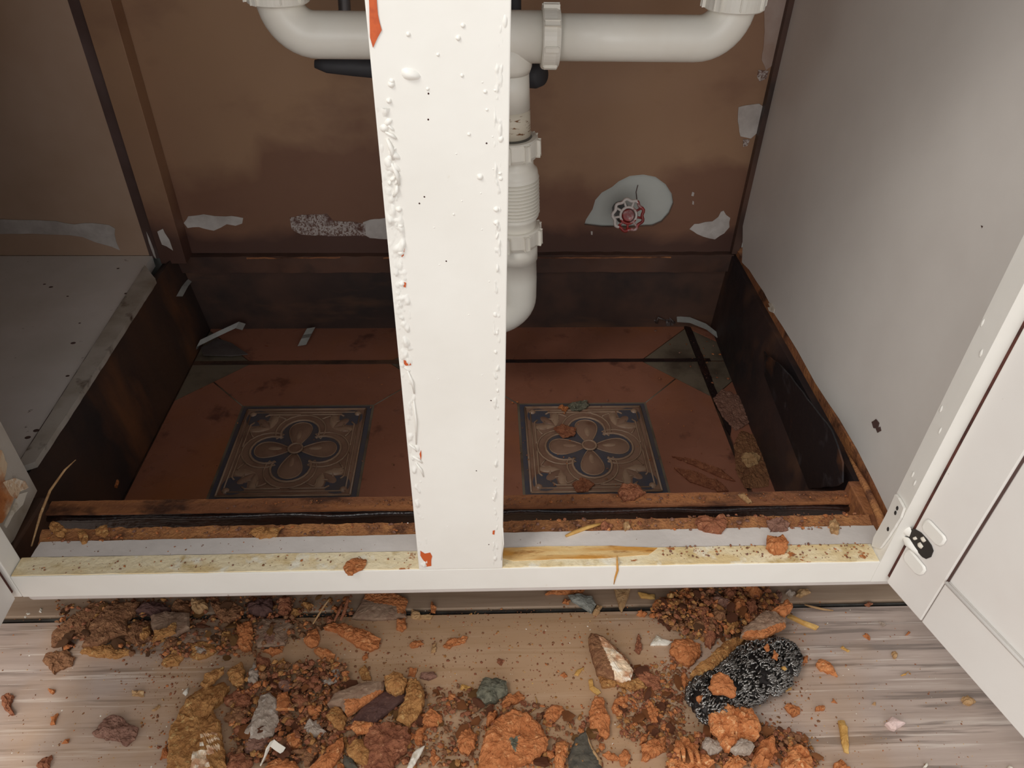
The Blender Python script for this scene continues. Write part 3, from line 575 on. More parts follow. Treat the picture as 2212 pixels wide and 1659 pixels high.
# ------------------------------------------------------------------ doors
def door_frame(hx, dirv, side):
    d = V(dirv).normalized(); n = V((-d.y, d.x, 0)) * side      # n: away from the face we look at
    return d, n
def door(hx, d, nin, label, width, hinge):
    """d along the door from its hinge, nin = inner face normal (towards us)"""
    root = thing('cabinet_door', (hx, 0, ZF), label, 'cabinet door')
    z0, z1 = -.0235, .60; t = .018
    R = Matrix(((d.x, -nin.x, 0), (d.y, -nin.y, 0), (0, 0, 1)))  # local: x along, y away from us, z up
    def loc(bm):
        for v in bm.verts: v.co = R @ v.co + V((0, 0, 0))
        bmesh.ops.recalc_face_normals(bm, faces=bm.faces)
        for v in bm.verts: v.co.z -= ZF
        return bm
    # mitred-looking frame: stiles full height, rails between, moulded inner edge
    bm = bmesh.new(); box(bm, .0040, .0445, 0, t, z0, z1, 0, .0012); obj('hinge_stile', loc(bm), ['door'], root)
    bm = bmesh.new(); box(bm, width - .045, width, 0, t, z0, z1, 0, .0012); obj('outer_stile', loc(bm), ['door'], root)
    for nm, a, b in (('lower_rail', z0, .030), ('upper_rail', .545, z1)):
        bm = bmesh.new(); box(bm, .0450, width - .0455, .0003, t, a, b, 0, .001)
        if nm == 'lower_rail':
            tube(bm, [V((.046, -.0004, .0300)), V((width - .046, -.0004, .0300))], .0016, 8, 0)
        obj(nm, loc(bm), ['door'], root)
    bm = bmesh.new(); box(bm, .0460, width - .0465, .0022, t - .004, .0302, .544, 0, .0008); obj('panel', loc(bm), ['door'], root)
    bm = bmesh.new(); box(bm, .0442, .0462, .0014, t - .003, z0 + .002, z1 - .002, 0); obj('panel_joint', loc(bm), ['groove'], root, label='dark joint along the panel')
    bm = bmesh.new(); box(bm, -.0006, .0041, .0025, t - .001, z0 + .004, z1, 0); obj('hinge_gap_strip', loc(bm), ['gap_shade'], root, label='dark reddish strip painting the shaded hinge gap')  # strip coloured dark to paint the gap between door and stile
    if hinge:
        p0 = V((hx, 0, 0)) + nin * .0002
        def uv(l, off=0.0): return [Matrix(((d.x, d.y, 0), (-nin.x, -nin.y, 0), (0, 0, 1))) @ (atp(x, y, p0, nin) - V((hx, 0, 0))) for x, y in l]
        hb = bmesh.new()
        slab(hb, uv([(1962, 1152), (1968, 1143), (1978, 1143), (1990, 1150), (2003, 1164), (2013, 1178), (2017, 1190), (2012, 1203), (2002, 1207), (1994, 1203), (1980, 1188), (1968, 1172)]), (0, -1, 0), .0008, 0)
        hg = obj('hinge_cup', loc(hb), ['hinge_dark'], root, smooth=False, label='dark oval recess of the broken hinge')
        hb = bmesh.new()
        for l in ([(1993, 1134), (1997, 1126), (2006, 1121), (2012, 1125), (2043, 1158), (2046, 1166), (2040, 1176), (2032, 1180), (2025, 1177), (1995, 1144)], [(1953, 1200), (1957, 1190), (1966, 1186), (1972, 1190), (2000, 1224), (2002, 1232), (1996, 1240), (1988, 1243), (1981, 1240), (1954, 1208)]):
            pad(hb, jag(uv(l), 0, .003), (0, -1, 0), .0016, 0)
        for l in ([(1944, 1134), (1958, 1127), (1972, 1146), (1966, 1160), (1950, 1152)], [(1950, 1158), (1966, 1162), (1985, 1190), (1990, 1204), (1975, 1190), (1955, 1176)]):
            dome(hb, jag(uv(l), .0003, .003), (0, -1, 0), .003, 0)
        for l in ([(1990, 1160), (1997, 1158), (2003, 1168), (1997, 1172)], [(1984, 1172), (1990, 1170), (1997, 1180), (1992, 1186), (1986, 1180)], [(1974, 1160), (1980, 1158), (1984, 1164), (1978, 1167)]):
            dome(hb, uv(l), (0, -1, 0), .0025, 1)
        for v in hb.verts: v.co.y -= .0004
        obj('hinge_plate', loc(hb), ['white', 'bone'], root, label='paint-covered hinge plate with raised ears')
    return root
d = V((.2843, -.9587, 0)); n = V((-.9587, -.2843, 0))
door(.3445, d, n, 'white framed cabinet door standing open at the right, broken hinge recess', .36, True)
d = V((.045, -.999, 0)).normalized(); n = V((.999, .045, 0)).normalized()
door(-.3865, d, n, 'white cabinet door at the left, only its lower hinge corner in view', .36, False)
# hinge leaves left on the stiles
bm = bmesh.new()
slab(bm, jag([at(x, y, 0, .3340) for x, y in ((1938, 1068), (1945, 1075), (1957, 1098), (1950, 1118), (1925, 1158), (1905, 1185), (1888, 1180), (1892, 1160), (1912, 1125), (1925, 1100))], .0006, .004, 2), (-1, 0, 0), .0022, 0)
for px, py in ((1938, 1098), (1934, 1108), (1918, 1143)):
    c = at(px, py, 0, .3316); dome(bm, [c + V((0, .0016 * math.cos(a), .0022 * math.sin(a))) for a in [i * .785 for i in range(8)]], (-1, 0, 0), .0006, 1)
part('frame_hinge_leaf', bm, ['white', 'hinge_dark'], 'painted-over hinge leaf on the right stile')

# ------------------------------------------------------------------ waste pipes
YP = .35
DR = thing('sink_drain', (.03, YP, -.02), 'white plastic double sink drain with slip nuts and ribbed flexible section', 'drain pipe')
def dp(name, bm, ms='pvc', label=None, parent=None):
    for v in bm.verts: v.co -= DR.location
    bmesh.ops.recalc_face_normals(bm, faces=bm.faces)
    return obj(name, bm, ms, parent or DR, label=label)
ZP = .3275; R1 = .0203
def nut(c, axis, r=.0265, w_=.018, lugs=8, inner=.021, wing=False, phase=0.0):
    bm = bmesh.new(); ax = V(axis).normalized(); u = ax.orthogonal().normalized(); v = ax.cross(u); c = V(c)
    prof = [(-w_ / 2, inner), (-w_ / 2, r - .0015), (-w_ / 2 + .0012, r), (w_ / 2 - .004, r), (w_ / 2, r - .002), (w_ / 2, inner)]
    seg = 48; rings = []
    for s, rad in prof: rings.append([bm.verts.new(c + ax * s + (u * math.cos(k * 2 * math.pi / seg) + v * math.sin(k * 2 * math.pi / seg)) * rad) for k in range(seg)])
    for i in range(len(prof)):
        a, b = rings[i], rings[(i + 1) % len(prof)]
        for k in range(seg):
            f = bm.faces.new([a[k], a[(k + 1) % seg], b[(k + 1) % seg], b[k]]); f.smooth = False
    for k in range(lugs):
        a0 = k * 2 * math.pi / lugs + phase; du = u * math.cos(a0) + v * math.sin(a0); dv = ax.cross(du)
        rr_ = bmesh.ops.create_cube(bm, size=1); hh = .0035 if not (wing and k == 0) else .009
        for vv in rr_['verts']:
            p = vv.co.copy(); vv.co = c + du * (r + (p.x + .1) * hh) + dv * p.y * .0052 + ax * (p.z * w_ * .8)
        es = {e_ for vv in rr_['verts'] for e_ in vv.link_edges}; bmesh.ops.bevel(bm, geom=list(es), offset=.0008, segments=2, affect='EDGES')
    return bm
# right arm with elbow
bm = bmesh.new(); cR = V((.208, YP, ZP + .032))
path = [V((.062, YP, ZP)), V((.13, YP, ZP)), V((.201, YP, ZP))] + [V((.201 + .030 * math.sin(i / 10 * math.pi / 2), YP, ZP + .030 - .030 * math.cos(i / 10 * math.pi / 2))) for i in range(1, 11)] + [V((.231, YP, ZP + .06)), V((.231, YP, .56))]
tube(bm, path, R1, 32); dp('right_arm', bm)
dp('slip_nut', nut((.231, YP, ZP + .037), (0, 0, 1), .0275, .022, 8))
# left arm
bm = bmesh.new()
path = [V((.0, YP, ZP)), V((-.08, YP, ZP)), V((-.150, YP, ZP))] + [V((-.150 - .030 * math.sin(i / 10 * math.pi / 2), YP, ZP + .030 - .030 * math.cos(i / 10 * math.pi / 2))) for i in range(1, 11)] + [V((-.180, YP, ZP + .06)), V((-.180, YP, .56))]
tube(bm, path, R1, 32); dp('left_arm', bm)
dp('slip_nut', nut((-.180, YP, ZP + .038), (0, 0, 1), .0275, .022, 8, phase=.2))
dp('slip_nut', nut((.0640, YP, ZP), (1, 0, 0), .0270, .0165, 8, phase=.15), label='slip nut joining the tee to the right arm')
dp('slip_nut', nut((-.0150, YP, ZP), (1, 0, 0), .0270, .0165, 8))
# tee
bm = bmesh.new(); tube(bm, [V((-.012, YP, ZP)), V((.057, YP, ZP))], .0225, 32); tube(bm, [V((.0265, YP, ZP)), V((.0270, YP, .302)), V((.0272, YP, .296))], [.0212, .0212, .0190], 32)
dp('tee', bm)
tilt = V((.011, 0, -.19)).normalized()
def tp(z): return V((.0270 + (.305 - z) * .058, YP, z))
bm = bmesh.new(); tube(bm, [tp(.302), tp(.262)], .0182, 32, 0); tube(bm, [tp(.262), tp(.236)], .01825, 32, 1); dp('tailpiece', bm, ['pvc', 'pvc_dirty'], 'tailpiece with a grimy lower end')
dp('slip_nut', nut(tp(.224), tilt, .0255, .020, 8, inner=.0195, phase=.25), label='upper slip nut of the ribbed section')
bm = bmesh.new()
zs = [(.216, .0205), (.206, .0205), (.203, .0215), (.200, .0245), (.196, .0252)]
for i in range(11):
    z_ = .193 - i * .0038
    zs += [(z_, .0252), (z_ - .0008, .0262), (z_ - .0016, .0252), (z_ - .0024, .0212), (z_ - .0031, .0212)]
zs += [(.150, .0250), (.146, .0225), (.138, .0215), (.120, .0215)]
tube(bm, [tp(z) for z, r in zs], [r * .99 for z, r in zs], 40); 
dp('ribbed_section', bm, 'pvc', 'ribbed flexible section')
dp('slip_nut', nut(tp(.127), tilt, .0262, .020, 8, inner=.0205, wing=True, phase=-.4), label='lower slip nut with a wing')
bm = bmesh.new()
B0 = tp(.060)
path = [tp(.118), tp(.098), tp(.0975), tp(.072)] + [B0 + V((-.036 + .036 * math.cos(i / 12 * math.pi / 2), 0, -.012 - .030 * math.sin(i / 12 * math.pi / 2))) for i in range(0, 13)]
path += [path[-1] + V((-.012, 0, 0))]
c2 = path[-1] + V((0, 0, .032))
path += [c2 + V((-.032 * math.sin(i / 10 * math.pi / 2), 0, -.032 * math.cos(i / 10 * math.pi / 2))) for i in range(1, 11)]
top = path[-1] + V((0, 0, .03)); path.append(top)
path += [top + V((0, .03 - .03 * math.cos(i / 8 * math.pi / 2), .03 * math.sin(i / 8 * math.pi / 2))) for i in range(1, 9)]
path += [V((path[-1].x, YB + .004, path[-1].z))]
rs = [.0225, .0225, .0210, .0210] + [.0208] * (len(path) - 4)
tube(bm, path, rs, 32); dp('trap', bm, 'pvc', 'curved trap running back to the wall')

# dark hoses behind the pipes
bm = bmesh.new(); p = [at(680, 138, 1, .42), at(705, 141, 1, .42), at(760, 142, 1, .42), at(860, 150, 1, .43), at(1000, 160, 1, .43), at(1120, 160, 1, .43), at(1160, 162, 1, .425), at(1172, 164, 1, .42)]
tube(bm, p, [.004, .0075, .010, .011, .012, .013, .0135, .010], 18); 
pos = V((p[0] + p[-1]) / 2)
tag(obj('rubber_hose', bm, 'rubber', smooth=True), 'dark grey rubber hose behind the white waste pipes', 'hose')
bm = bmesh.new(); tube(bm, [at(1112, 150, 1, .45), at(1113, 60, 1, .45), at(1112, -10, 1, .45), V((.035, .46, .56))], .0065, 14)
tag(obj('supply_hose', bm, 'rubber', smooth=True), 'dark supply hose rising beside the centre stile', 'hose')
bm = bmesh.new(); tube(bm, [at(748, 120, 1, .47), at(745, 30, 1, .47), at(742, -20, 1, .47), V((-.16, .48, .56))], .0065, 14); 
tag(obj('supply_hose', bm, 'galv', smooth=True), 'grey supply hose above the left waste pipe', 'hose')

# valve with handwheel
vc = at(1357, 465, 1, .505)
VL = thing('shutoff_valve', (vc.x, YB, vc.z - .01), 'small shutoff valve with red and white worn handwheel in the wall hole', 'valve')
ax = V((-.03, -.93, .36)).normalized(); hu = ax.cross(V((0, 0, 1))).normalized(); hv = ax.cross(hu)
bm = bmesh.new()
def ring_pt(a, r, o=0.0): return vc + (hu * math.cos(a) + hv * math.sin(a)) * r + ax * o - VL.location
NL = 9
rim = [ring_pt(i / 54 * 2 * math.pi, .0195 + .0014 * math.cos(i / 54 * 2 * math.pi * NL), 0) for i in range(54)]
tube(bm, rim + [rim[0]], .0022, 8, 0, False)
rim2 = [ring_pt(i / 36 * 2 * math.pi, .0105, .002) for i in range(36)]
tube(bm, rim2 + [rim2[0]], .0018, 8, 0, False)
for k in range(NL):
    a = k / NL * 2 * math.pi + .17; tube(bm, [ring_pt(a, .0105, .002), ring_pt(a, .019, 0)], .0016, 7, 0)
for f in bm.faces:
    c = f.calc_center_median() + VL.location - vc
    if c.z < -.004 and c.x > -.012 or c.x > .011: f.material_index = 1
wh = obj('handwheel', bm, ['chip_white', 'red'], VL, label='round handwheel, white worn to red')
bm = bmesh.new(); tube(bm, [vc - ax * .002 - VL.location, vc + ax * .004 - VL.location], [.0095, .007], 16, 0); obj('hub', bm, 'red', wh, label='red hub')
bm = bmesh.new(); q0 = vc - VL.location
tube(bm, [q0, q0 - ax * .012, V((q0.x, -.02, q0.z - .018)), V((q0.x, .006, q0.z - .018))], [.004, .006, .009, .011], 14); obj('valve_body', bm, 'galv', VL)

# ------------------------------------------------------------------ small loose strips in the cavity
def ribbon(name, path, wv, t, m, label, cat, mk=1):
    bm = bmesh.new(); path = [V(p) for p in path]; wv = V(wv); rows = []
    for i, p in enumerate(path):
        a = path[max(0, i - 1)]; b = path[min(len(path) - 1, i + 1)]; nn = (b - a).cross(wv).normalized() * t
        rows.append([bm.verts.new(p - wv / 2), bm.verts.new(p + wv / 2), bm.verts.new(p + wv / 2 + nn), bm.verts.new(p - wv / 2 + nn)])
    for i in range(len(rows) - 1):
        for k in range(4): bm.faces.new([rows[i][k], rows[i][(k + 1) % 4], rows[i + 1][(k + 1) % 4], rows[i + 1][k]])
    bm.faces.new(rows[0][::-1]); bm.faces.new(rows[-1])
    bmesh.ops.recalc_face_normals(bm, faces=bm.faces)
    return tag(obj(name, bm, m), label, cat)
z0 = ZT + .004
ribbon('plastic_strip', [at(428, 752, 2, z0), at(430, 742, 2, z0 + .010), at(470, 722, 2, z0 + .016), at(512, 702, 2, z0 + .02), at(526, 706, 2, z0 + .012)], (.004, .008, .006), .0012, 'tape', 'bent pale plastic strip on the tiles in the back left corner', 'plastic strip')
bm = bmesh.new(); slab(bm, [at(x, y, 2, ZT + .004) for x, y in ((434, 752), (470, 728), (500, 740), (536, 768), (500, 772), (440, 770))], (0, .1, 1), .0012)
tag(obj('plastic_film', bm, 'film'), 'grey plastic film piece under the bent strip, back left corner', 'plastic film')
ribbon('paper_scrap', [at(388, 640, 0, -.4205), at(400, 618, 0, -.4205), at(418, 596, 0, -.4215)], (0.004, .010, -.006), .0006, 'tape', 'pale paper scrap stuck to the dark board in the back left corner', 'paper scrap')
ribbon('paper_scrap', [at(652, 746, 2, z0), at(660, 730, 2, z0 + .006), at(664, 722, 2, z0 + .004), at(672, 708, 2, z0 + .009)], (.012, .002, .001), .0008, 'tape', 'small pale curled scrap lying on tiles near the back wall', 'paper scrap')
ribbon('plastic_strip', [at(1462, 690, 2, z0 + .012), at(1490, 692, 2, z0 + .012), at(1525, 706, 2, z0 + .008), at(1556, 730, 2, z0 + .002)], (.001, .010, .003), .0014, 'tape', 'pale plastic strip lying slanted in the back right corner', 'plastic strip')
bm = bmesh.new()
rw = random.Random(12)
for k in range(16):
    p0 = at(rw.uniform(1415, 1470), rw.uniform(672, 700), 2, ZT + .01); tube(bm, [p0, p0 + V((rw.uniform(-.008, .008), rw.uniform(-.004, .008), rw.uniform(.001, .012))), p0 + V((rw.uniform(-.016, .016), rw.uniform(-.004, .01), rw.uniform(-.004, .018)))], [.0022, .0016, .0005], 6)
slab(bm, jag([at(x, y, 2, ZT + .003) for x, y in ((1410, 690), (1425, 672), (1450, 676), (1470, 684), (1466, 700), (1440, 704))], .002, .005), (0, 0, 1), .006)
tag(obj('fibre_tuft', bm, 'film'), 'frayed pale fibre tuft beside the slanted strip, back right corner', 'fibre tuft')
tag((lambda: (lambda b: (tube(b, [at(68, 1180, 2, -.006), at(88, 1110, 2, .004), at(108, 1060, 2, .010), at(140, 1015, 2, .016), at(164, 993, 2, .02)], [.0006, .0012, .0012, .001, .0004], 6), obj('wood_splinter', b, 'tan'))[1])(bmesh.new()))(), 'long thin pale splinter rising from the front left corner', 'splinter')

# ------------------------------------------------------------------ debris
FR = {'A': (0, 1200, 3.615), 'B': (500, 1200, 3.615), 'C': (1000, 1200, 3.615), 'D': (1600, 1200, 3.614), 'E': (1350, 1250, 4.056), 'P': (0, 0, 1)}
def fpix(fr, l):
    ox, oy, s = FR[fr]; return [(ox + x / s, oy + y / s) for x, y in l]
def flake(name, l, zb, h, m, label, cat, rough=1.0, tilt=None, extra=None, curl=0.0, lift=0.0, edge=.0017):
    """one broken piece: l = outline in photo pixels, lying at height zb, h thick"""
    zb = zb + lift
    raw = [at(x, y, 2, zb + h * .5) for x, y in l]
    sd = (l[0][0] * 13.7 + l[0][1] * 3.1) % 97
    pts = jag(raw, edge * rough, .0017, sd); c = sum(pts, V()) / len(pts); c.z = zb
    size = max((p - c).length for p in pts)
    bm = bmesh.new(); prev = None; rings = 11 if size > .02 else (5 if size > .008 else 3)
    tl = tilt or (noise.noise(V((sd, 1, 2))) * .12, noise.noise(V((sd, 5, 2))) * .12)
    def zt(x, y, f):
        base = h * (1 - (1 - f) ** 2.2 * .25) if f > 0 else h * .55
        nn = noise.fractal(V((x, y, sd)) * 190, 0.9, 2.0, 4) * .0016 * rough * min(1, size / .01 + .3)
        nn += noise.noise(V((x, y, sd)) * 55) * h * .30 * min(rough, 1.2) + (noise.cell(V((x, y, sd)) * 240) - .5) * .0009 * rough
        return max(.0006, base + nn + (x * tl[0] + y * tl[1]) + curl * ((x * x + y * y) / (size * size)) * h)
    for r in range(rings):
        f = r / rings; cur = []
        for p in pts:
            q = (p - c) * (1 - f); cur.append(bm.verts.new(V((q.x, q.y, zt(q.x, q.y, f)))))
        if prev is None:
            low = [bm.verts.new(V(((p - c).x * .96, (p - c).y * .96, max(0.0, zt((p - c).x, (p - c).y, 0) - h * (.9 if curl <= 0 else .5)) if curl > 0 else 0.0))) for p in pts]
            bm.faces.new(low[::-1]); prev = low
        for i in range(len(pts)):
            bm.faces.new([prev[i], prev[(i + 1) % len(pts)], cur[(i + 1) % len(pts)], cur[i]])
        prev = cur
    t = bm.verts.new(V((0, 0, zt(0, 0, 1))))
    for i in range(len(pts)): bm.faces.new([prev[i], prev[(i + 1) % len(pts)], t])
    ms = [m]
    if extra:
        for (l2, m2) in extra:
            ms.append(m2)
            from mathutils.geometry import intersect_point_tri_2d
            poly = [(q - c) for q in [at(x, y, 2, zb + h) for x, y in l2]]
            for f in bm.faces:
                q = f.calc_center_median(); ins = False; k = len(poly)
                for i in range(k):
                    a, b = poly[i], poly[(i + 1) % k]
                    if (a.y > q.y) != (b.y > q.y) and q.x < (b.x - a.x) * (q.y - a.y) / (b.y - a.y) + a.x: ins = not ins
                if ins and q.z > .0003: f.material_index = len(ms) - 1
    big = size > .012
    for f in bm.faces: f.smooth = rough < .55 and f.normal.z > .3
    return tag(obj(name, bm, ms, loc=c), label, cat)
CH = 'chipboard_chunk'; FL = 'veneer_flake'
def F(fr, l, h, m, label, name=CH, cat='chipboard chunk', lift=0.0, z=ZF, extra=None, **kw):
    if extra: extra = [(fpix(fr, a), b) for a, b in extra]
    return flake(name, fpix(fr, l), z, h, m, label, cat, lift=lift, extra=extra, **kw)

# --- left heap under the rail
F('A', [(400,720),(410,600),(560,480),(700,370),(820,350),(830,420),(720,500),(660,640),(560,640),(500,700)], .006, 'brown', 'broad brown sheet at the left end of the heap under the rail', FL, 'flake', rough=.5)
F('A', [(640,720),(660,640),(740,490),(840,380),(1100,360),(1060,440),(990,500),(1000,620),(860,650),(760,700)], .009, 'brown', 'thick cracked brown sheet in the left heap under the rail', FL, 'flake', rough=.6, lift=.002)
F('A', [(620,760),(680,700),(860,700),(1000,730),(1050,760),(900,795),(760,785)], .006, 'ochre', 'long ochre lens-shaped chunk at the front edge of the left heap')
F('A', [(960,560),(1060,500),(1180,520),(1190,640),(1080,700),(960,660)], .008, 'brown', 'brown lump between cracked sheet and grey-brown plate in the left heap')
F('A', [(330,820),(370,750),(520,740),(580,790),(560,850),(470,880),(420,920),(380,880)], .006, 'brown', 'tan brown chunk below the left end of the left heap')
F('A', [(1260,850),(1290,780),(1360,740),(1440,730),(1440,790),(1390,850),(1310,865)], .005, 'ochre', 'ochre flake in front of the left heap, left of the pale-centred one')
F('A', [(1480,680),(1560,670),(1640,670),(1695,745),(1600,800),(1540,810),(1480,790),(1500,740)], .005, 'ochre', 'ochre flake with a pale grey centre in front of the left heap', extra=[([(1520,710),(1600,720),(1610,760),(1540,760)], 'greychip')])
F('A', [(1180,480),(1300,440),(1480,450),(1480,560),(1380,620),(1220,640),(1180,560)], .009, 'greybrown', 'tilted grey-brown plate in the middle of the left heap', FL, 'flake', rough=.4, lift=.003)
F('A', [(1180,665),(1200,590),(1320,560),(1380,520),(1370,600),(1260,640)], .006, 'ochre', 'ochre strip lying on the grey-brown plate of the left heap', lift=.009)
F('A', [(1095,640),(1120,560),(1165,540),(1170,600),(1120,660)], .005, 'ochre', 'small upright ochre chip beside the grey-brown plate', lift=.008)
F('A', [(1270,710),(1300,650),(1390,650),(1390,700),(1310,740)], .006, 'brown', 'small brown chip in front of the grey-brown plate')
F('A', [(1390,660),(1500,560),(1720,560),(1720,700),(1600,690),(1440,690)], .004, 'greybrown', 'flat grey-brown veneer behind the pale-centred ochre flake', FL, 'flake', rough=.3)
F('A', [(1730,720),(1730,600),(1800,590),(1810,660)], .005, 'ochre', 'narrow ochre chip left of the upright orange block')
F('A', [(1820,690),(1860,640),(1850,530),(1970,520),(1975,640),(1960,740),(1880,730)], .009, 'orange', 'rounded orange block beside the flat grey-brown sheet')
F('A', [(1490,350),(1600,340),(1620,400),(1560,450),(1500,420)], .012, 'tan', 'tan knobbly lump tucked under the rail in the left heap')
F('A', [(1640,380),(1780,350),(1900,400),(1880,480),(1790,530),(1700,480)], .010, 'brown', 'brown lump under the rail, right of the tan lump')
F('A', [(1060,440),(1120,370),(1260,360),(1330,420),(1200,470)], .010, 'plum', 'dark plum lump under the rail in the left heap')
F('A', [(1340,420),(1360,350),(1480,350),(1490,430),(1420,450)], .008, 'brown', 'brown chip under the rail left of the tan lump')
F('A', [(720,1390),(800,1280),(900,1240),(960,1260),(1000,1310),(1080,1350),(1060,1430),(990,1480),(900,1440),(800,1430)], .006, 'dusky', 'dusky red-brown chunk lying alone on the left of the floor')
F('A', [(1560,1010),(1600,920),(1740,870),(1750,900),(1680,970),(1600,1040)], .007, 'ochre', 'ochre flake on the upper tip of the big curved ochre piece', lift=.006)
F('A', [(1770,890),(1890,830),(1910,900),(1890,930),(1915,970),(1860,1030),(1800,990),(1780,940)], .009, 'ochre', 'leaf-shaped ochre chunk right of the big curved piece tip', lift=.003)
F('A', [(1940,1000),(1950,890),(1990,840),(2025,920),(2000,1010)], .006, 'greychip', 'grey pointed chip standing beside the leaf-shaped ochre chunk', lift=.003)
F('A', [(1300,1730),(1310,1500),(1330,1360),(1400,1200),(1500,1080),(1600,1010),(1740,980),(1790,1020),(1740,1120),(1640,1180),(1720,1300),(1740,1430),(1760,1560),(1780,1730),(1500,1760)], .012, 'ochre', 'large curved ochre piece with pale scraped stripes, bottom left', CH,
  extra=[([(1560,1400),(1700,1370),(1700,1385),(1570,1415)], 'cream_crust'), ([(1550,1450),(1710,1400),(1715,1425),(1560,1475)], 'cream_crust'), ([(1490,1540),(1720,1460),(1720,1500),(1600,1560),(1640,1620),(1560,1700),(1500,1700)], 'cream_crust')])
F('A', [(1740,1110),(1860,1060),(1960,1100),(1950,1170),(1860,1200),(1760,1160)], .009, 'rust', 'rust-brown lump between the curved ochre piece and the pale grey slab')
F('A', [(1740,1280),(1760,1230),(1880,1200),(1950,1220),(1900,1300),(1840,1330)], .008, 'brown', 'brown lump below the rust-brown one, right of the curved piece')
F('A', [(1900,1400),(1940,1330),(2000,1200),(2040,1090),(2100,1070),(2160,1120),(2175,1300),(2130,1400),(2060,1430),(1960,1440)], .008, 'greychip', 'long pale grey slab standing out of the bottom left heap', FL, 'flake', rough=.6, lift=.004)
F('A', [(370,1040),(430,1040),(410,1085)], .003, 'orange', 'tiny orange chip alone at the far left of the floor')
F('A', [(280,1650),(330,1580),(400,1550),(390,1640),(330,1690)], .005, 'rust', 'orange-brown chip at the bottom left edge')
F('A', [(390,1320),(400,1260),(450,1230),(430,1320)], .003, 'orange', 'narrow orange chip left of the dusky red chunk')
F('A', [(480,1460),(510,1430),(545,1430),(520,1470)], .003, 'orange', 'small orange chip below and left of the dusky red chunk')
F('A', [(1250,1590),(1270,1510),(1300,1490),(1320,1560)], .004, 'orange', 'orange sliver at the left foot of the big curved ochre piece')
F('A', [(180,480),(200,430),(250,405),(265,420),(240,460),(200,485)], .002, 'bone', 'larger pale oval chip in the dark left corner by the door', 'paint_chip', 'paint chip')
F('A', [(295,440),(310,410),(335,415),(325,450)], .002, 'bone', 'smaller pale chip in the dark left corner by the door', 'paint_chip', 'paint chip')
F('A', [(1420,1080),(1440,1040),(1475,1030),(1470,1070),(1440,1095)], .003, 'bone', 'cream chip on the floor left of the curved ochre piece', 'paint_chip', 'paint chip')
F('A', [(10,1160),(10,1090),(70,1070),(100,1100),(80,1170),(110,1240),(70,1240)], .005, 'rust', 'rusty brown chunk at the left edge of the floor')
F('A', [(1030,1090),(1030,1050),(1120,1060),(1120,1100)], .003, 'tan', 'tan chip between the left heap and the dusky red chunk')
F('A', [(1180,1210),(1240,1165),(1255,1175),(1210,1215)], .002, 'tan', 'thin tan sliver right above the dusky red chunk', 'wood_splinter', 'splinter')
# --- centre left
F('B', [(935,490),(990,400),(1050,290),(1280,290),(1380,350),(1360,420),(1370,480),(1200,500),(1040,500)], .007, 'greybrown', 'grey-brown flake with an orange torn rim under the rail', FL, 'flake', rough=.4, extra=[([(1030,330),(1050,270),(1300,270),(1400,340),(1380,440),(1300,440),(1280,390),(1120,370)], 'orange')])
F('B', [(715,560),(780,530),(860,530),(960,560),(1080,600),(1170,650),(1150,710),(1080,740),(990,710),(920,660),(820,590)], .009, 'orange', 'long arched orange chunk right of the left heap')
F('B', [(555,670),(600,590),(670,570),(695,640),(680,690),(620,715)], .007, 'orange', 'round orange chunk above the orange oval one')
F('B', [(640,730),(680,710),(760,730),(810,770),(790,830),(720,815),(660,780)], .005, 'orange_hi', 'bright orange oval chunk below the arched one')
F('B', [(180,560),(240,490),(420,490),(490,550),(450,600),(420,700),(340,720),(200,720)], .006, 'greybrown', 'flat grey-brown sheet with reddish centre right of the rounded block', FL, 'flake', rough=.4, extra=[([(250,600),(340,590),(330,680),(260,680)], 'dusky')])
F('B', [(360,400),(380,340),(470,330),(470,420),(430,460),(370,450)], .010, 'rust', 'rust-red lump under the rail left of the splinters')
F('B', [(120,380),(200,340),(320,360),(320,440),(220,470),(130,450)], .011, 'plum', 'dark plum crumb mass under the rail, centre left')
F('B', [(450,470),(490,420),(540,410),(540,440),(480,480)], .006, 'ochre', 'small ochre chip beside the rust-red lump')
F('B', [(550,380),(600,360),(640,380),(600,420)], .007, 'ochre', 'small ochre crumb under the rail above the splinters')
F('B', [(240,745),(300,730),(410,705),(400,745),(320,775)], .005, 'orange', 'thin orange rim chip below the flat grey-brown sheet')
F('B', [(700,1010),(710,960),(770,910),(840,830),(860,850),(830,990),(770,1010)], .005, 'greychip', 'grey leaf-shaped flake in the crumbs, centre left', FL, 'flake', rough=.4)
F('B', [(990,890),(1040,850),(1070,900),(1090,970),(1020,970)], .004, 'ochre', 'ochre chip left of the ochre crust clump')
F('B', [(1020,820),(1020,780),(1060,760),(1070,800)], .003, 'orange', 'tiny orange chip above the ochre chip')
F('B', [(360,870),(360,830),(410,800),(445,850),(400,880)], .006, 'ochre', 'ochre crumb in the gap below the flat grey-brown sheet')
F('B', [(190,830),(200,770),(300,800),(290,860),(230,870)], .006, 'rust', 'rust-brown crumb under the flat grey-brown sheet')
F('B', [(750,1170),(800,1090),(920,1040),(1050,990),(1190,980),(1190,1040),(1090,1120),(980,1200),(900,1250),(850,1180)], .010, 'greybrown', 'long grey-brown plate leaning over the plum plate', FL, 'flake', rough=.3, lift=.004, extra=[([(880,1120),(1000,1110),(1200,1010),(1200,1060),(1090,1140),(980,1220),(890,1270)], 'orange')])
F('B', [(940,1290),(1040,1160),(1200,1050),(1370,1080),(1350,1130),(1260,1200),(1150,1290),(1110,1350),(1000,1390)], .007, 'plum', 'dark plum plate under the ochre crust clump', FL, 'flake', rough=.3)
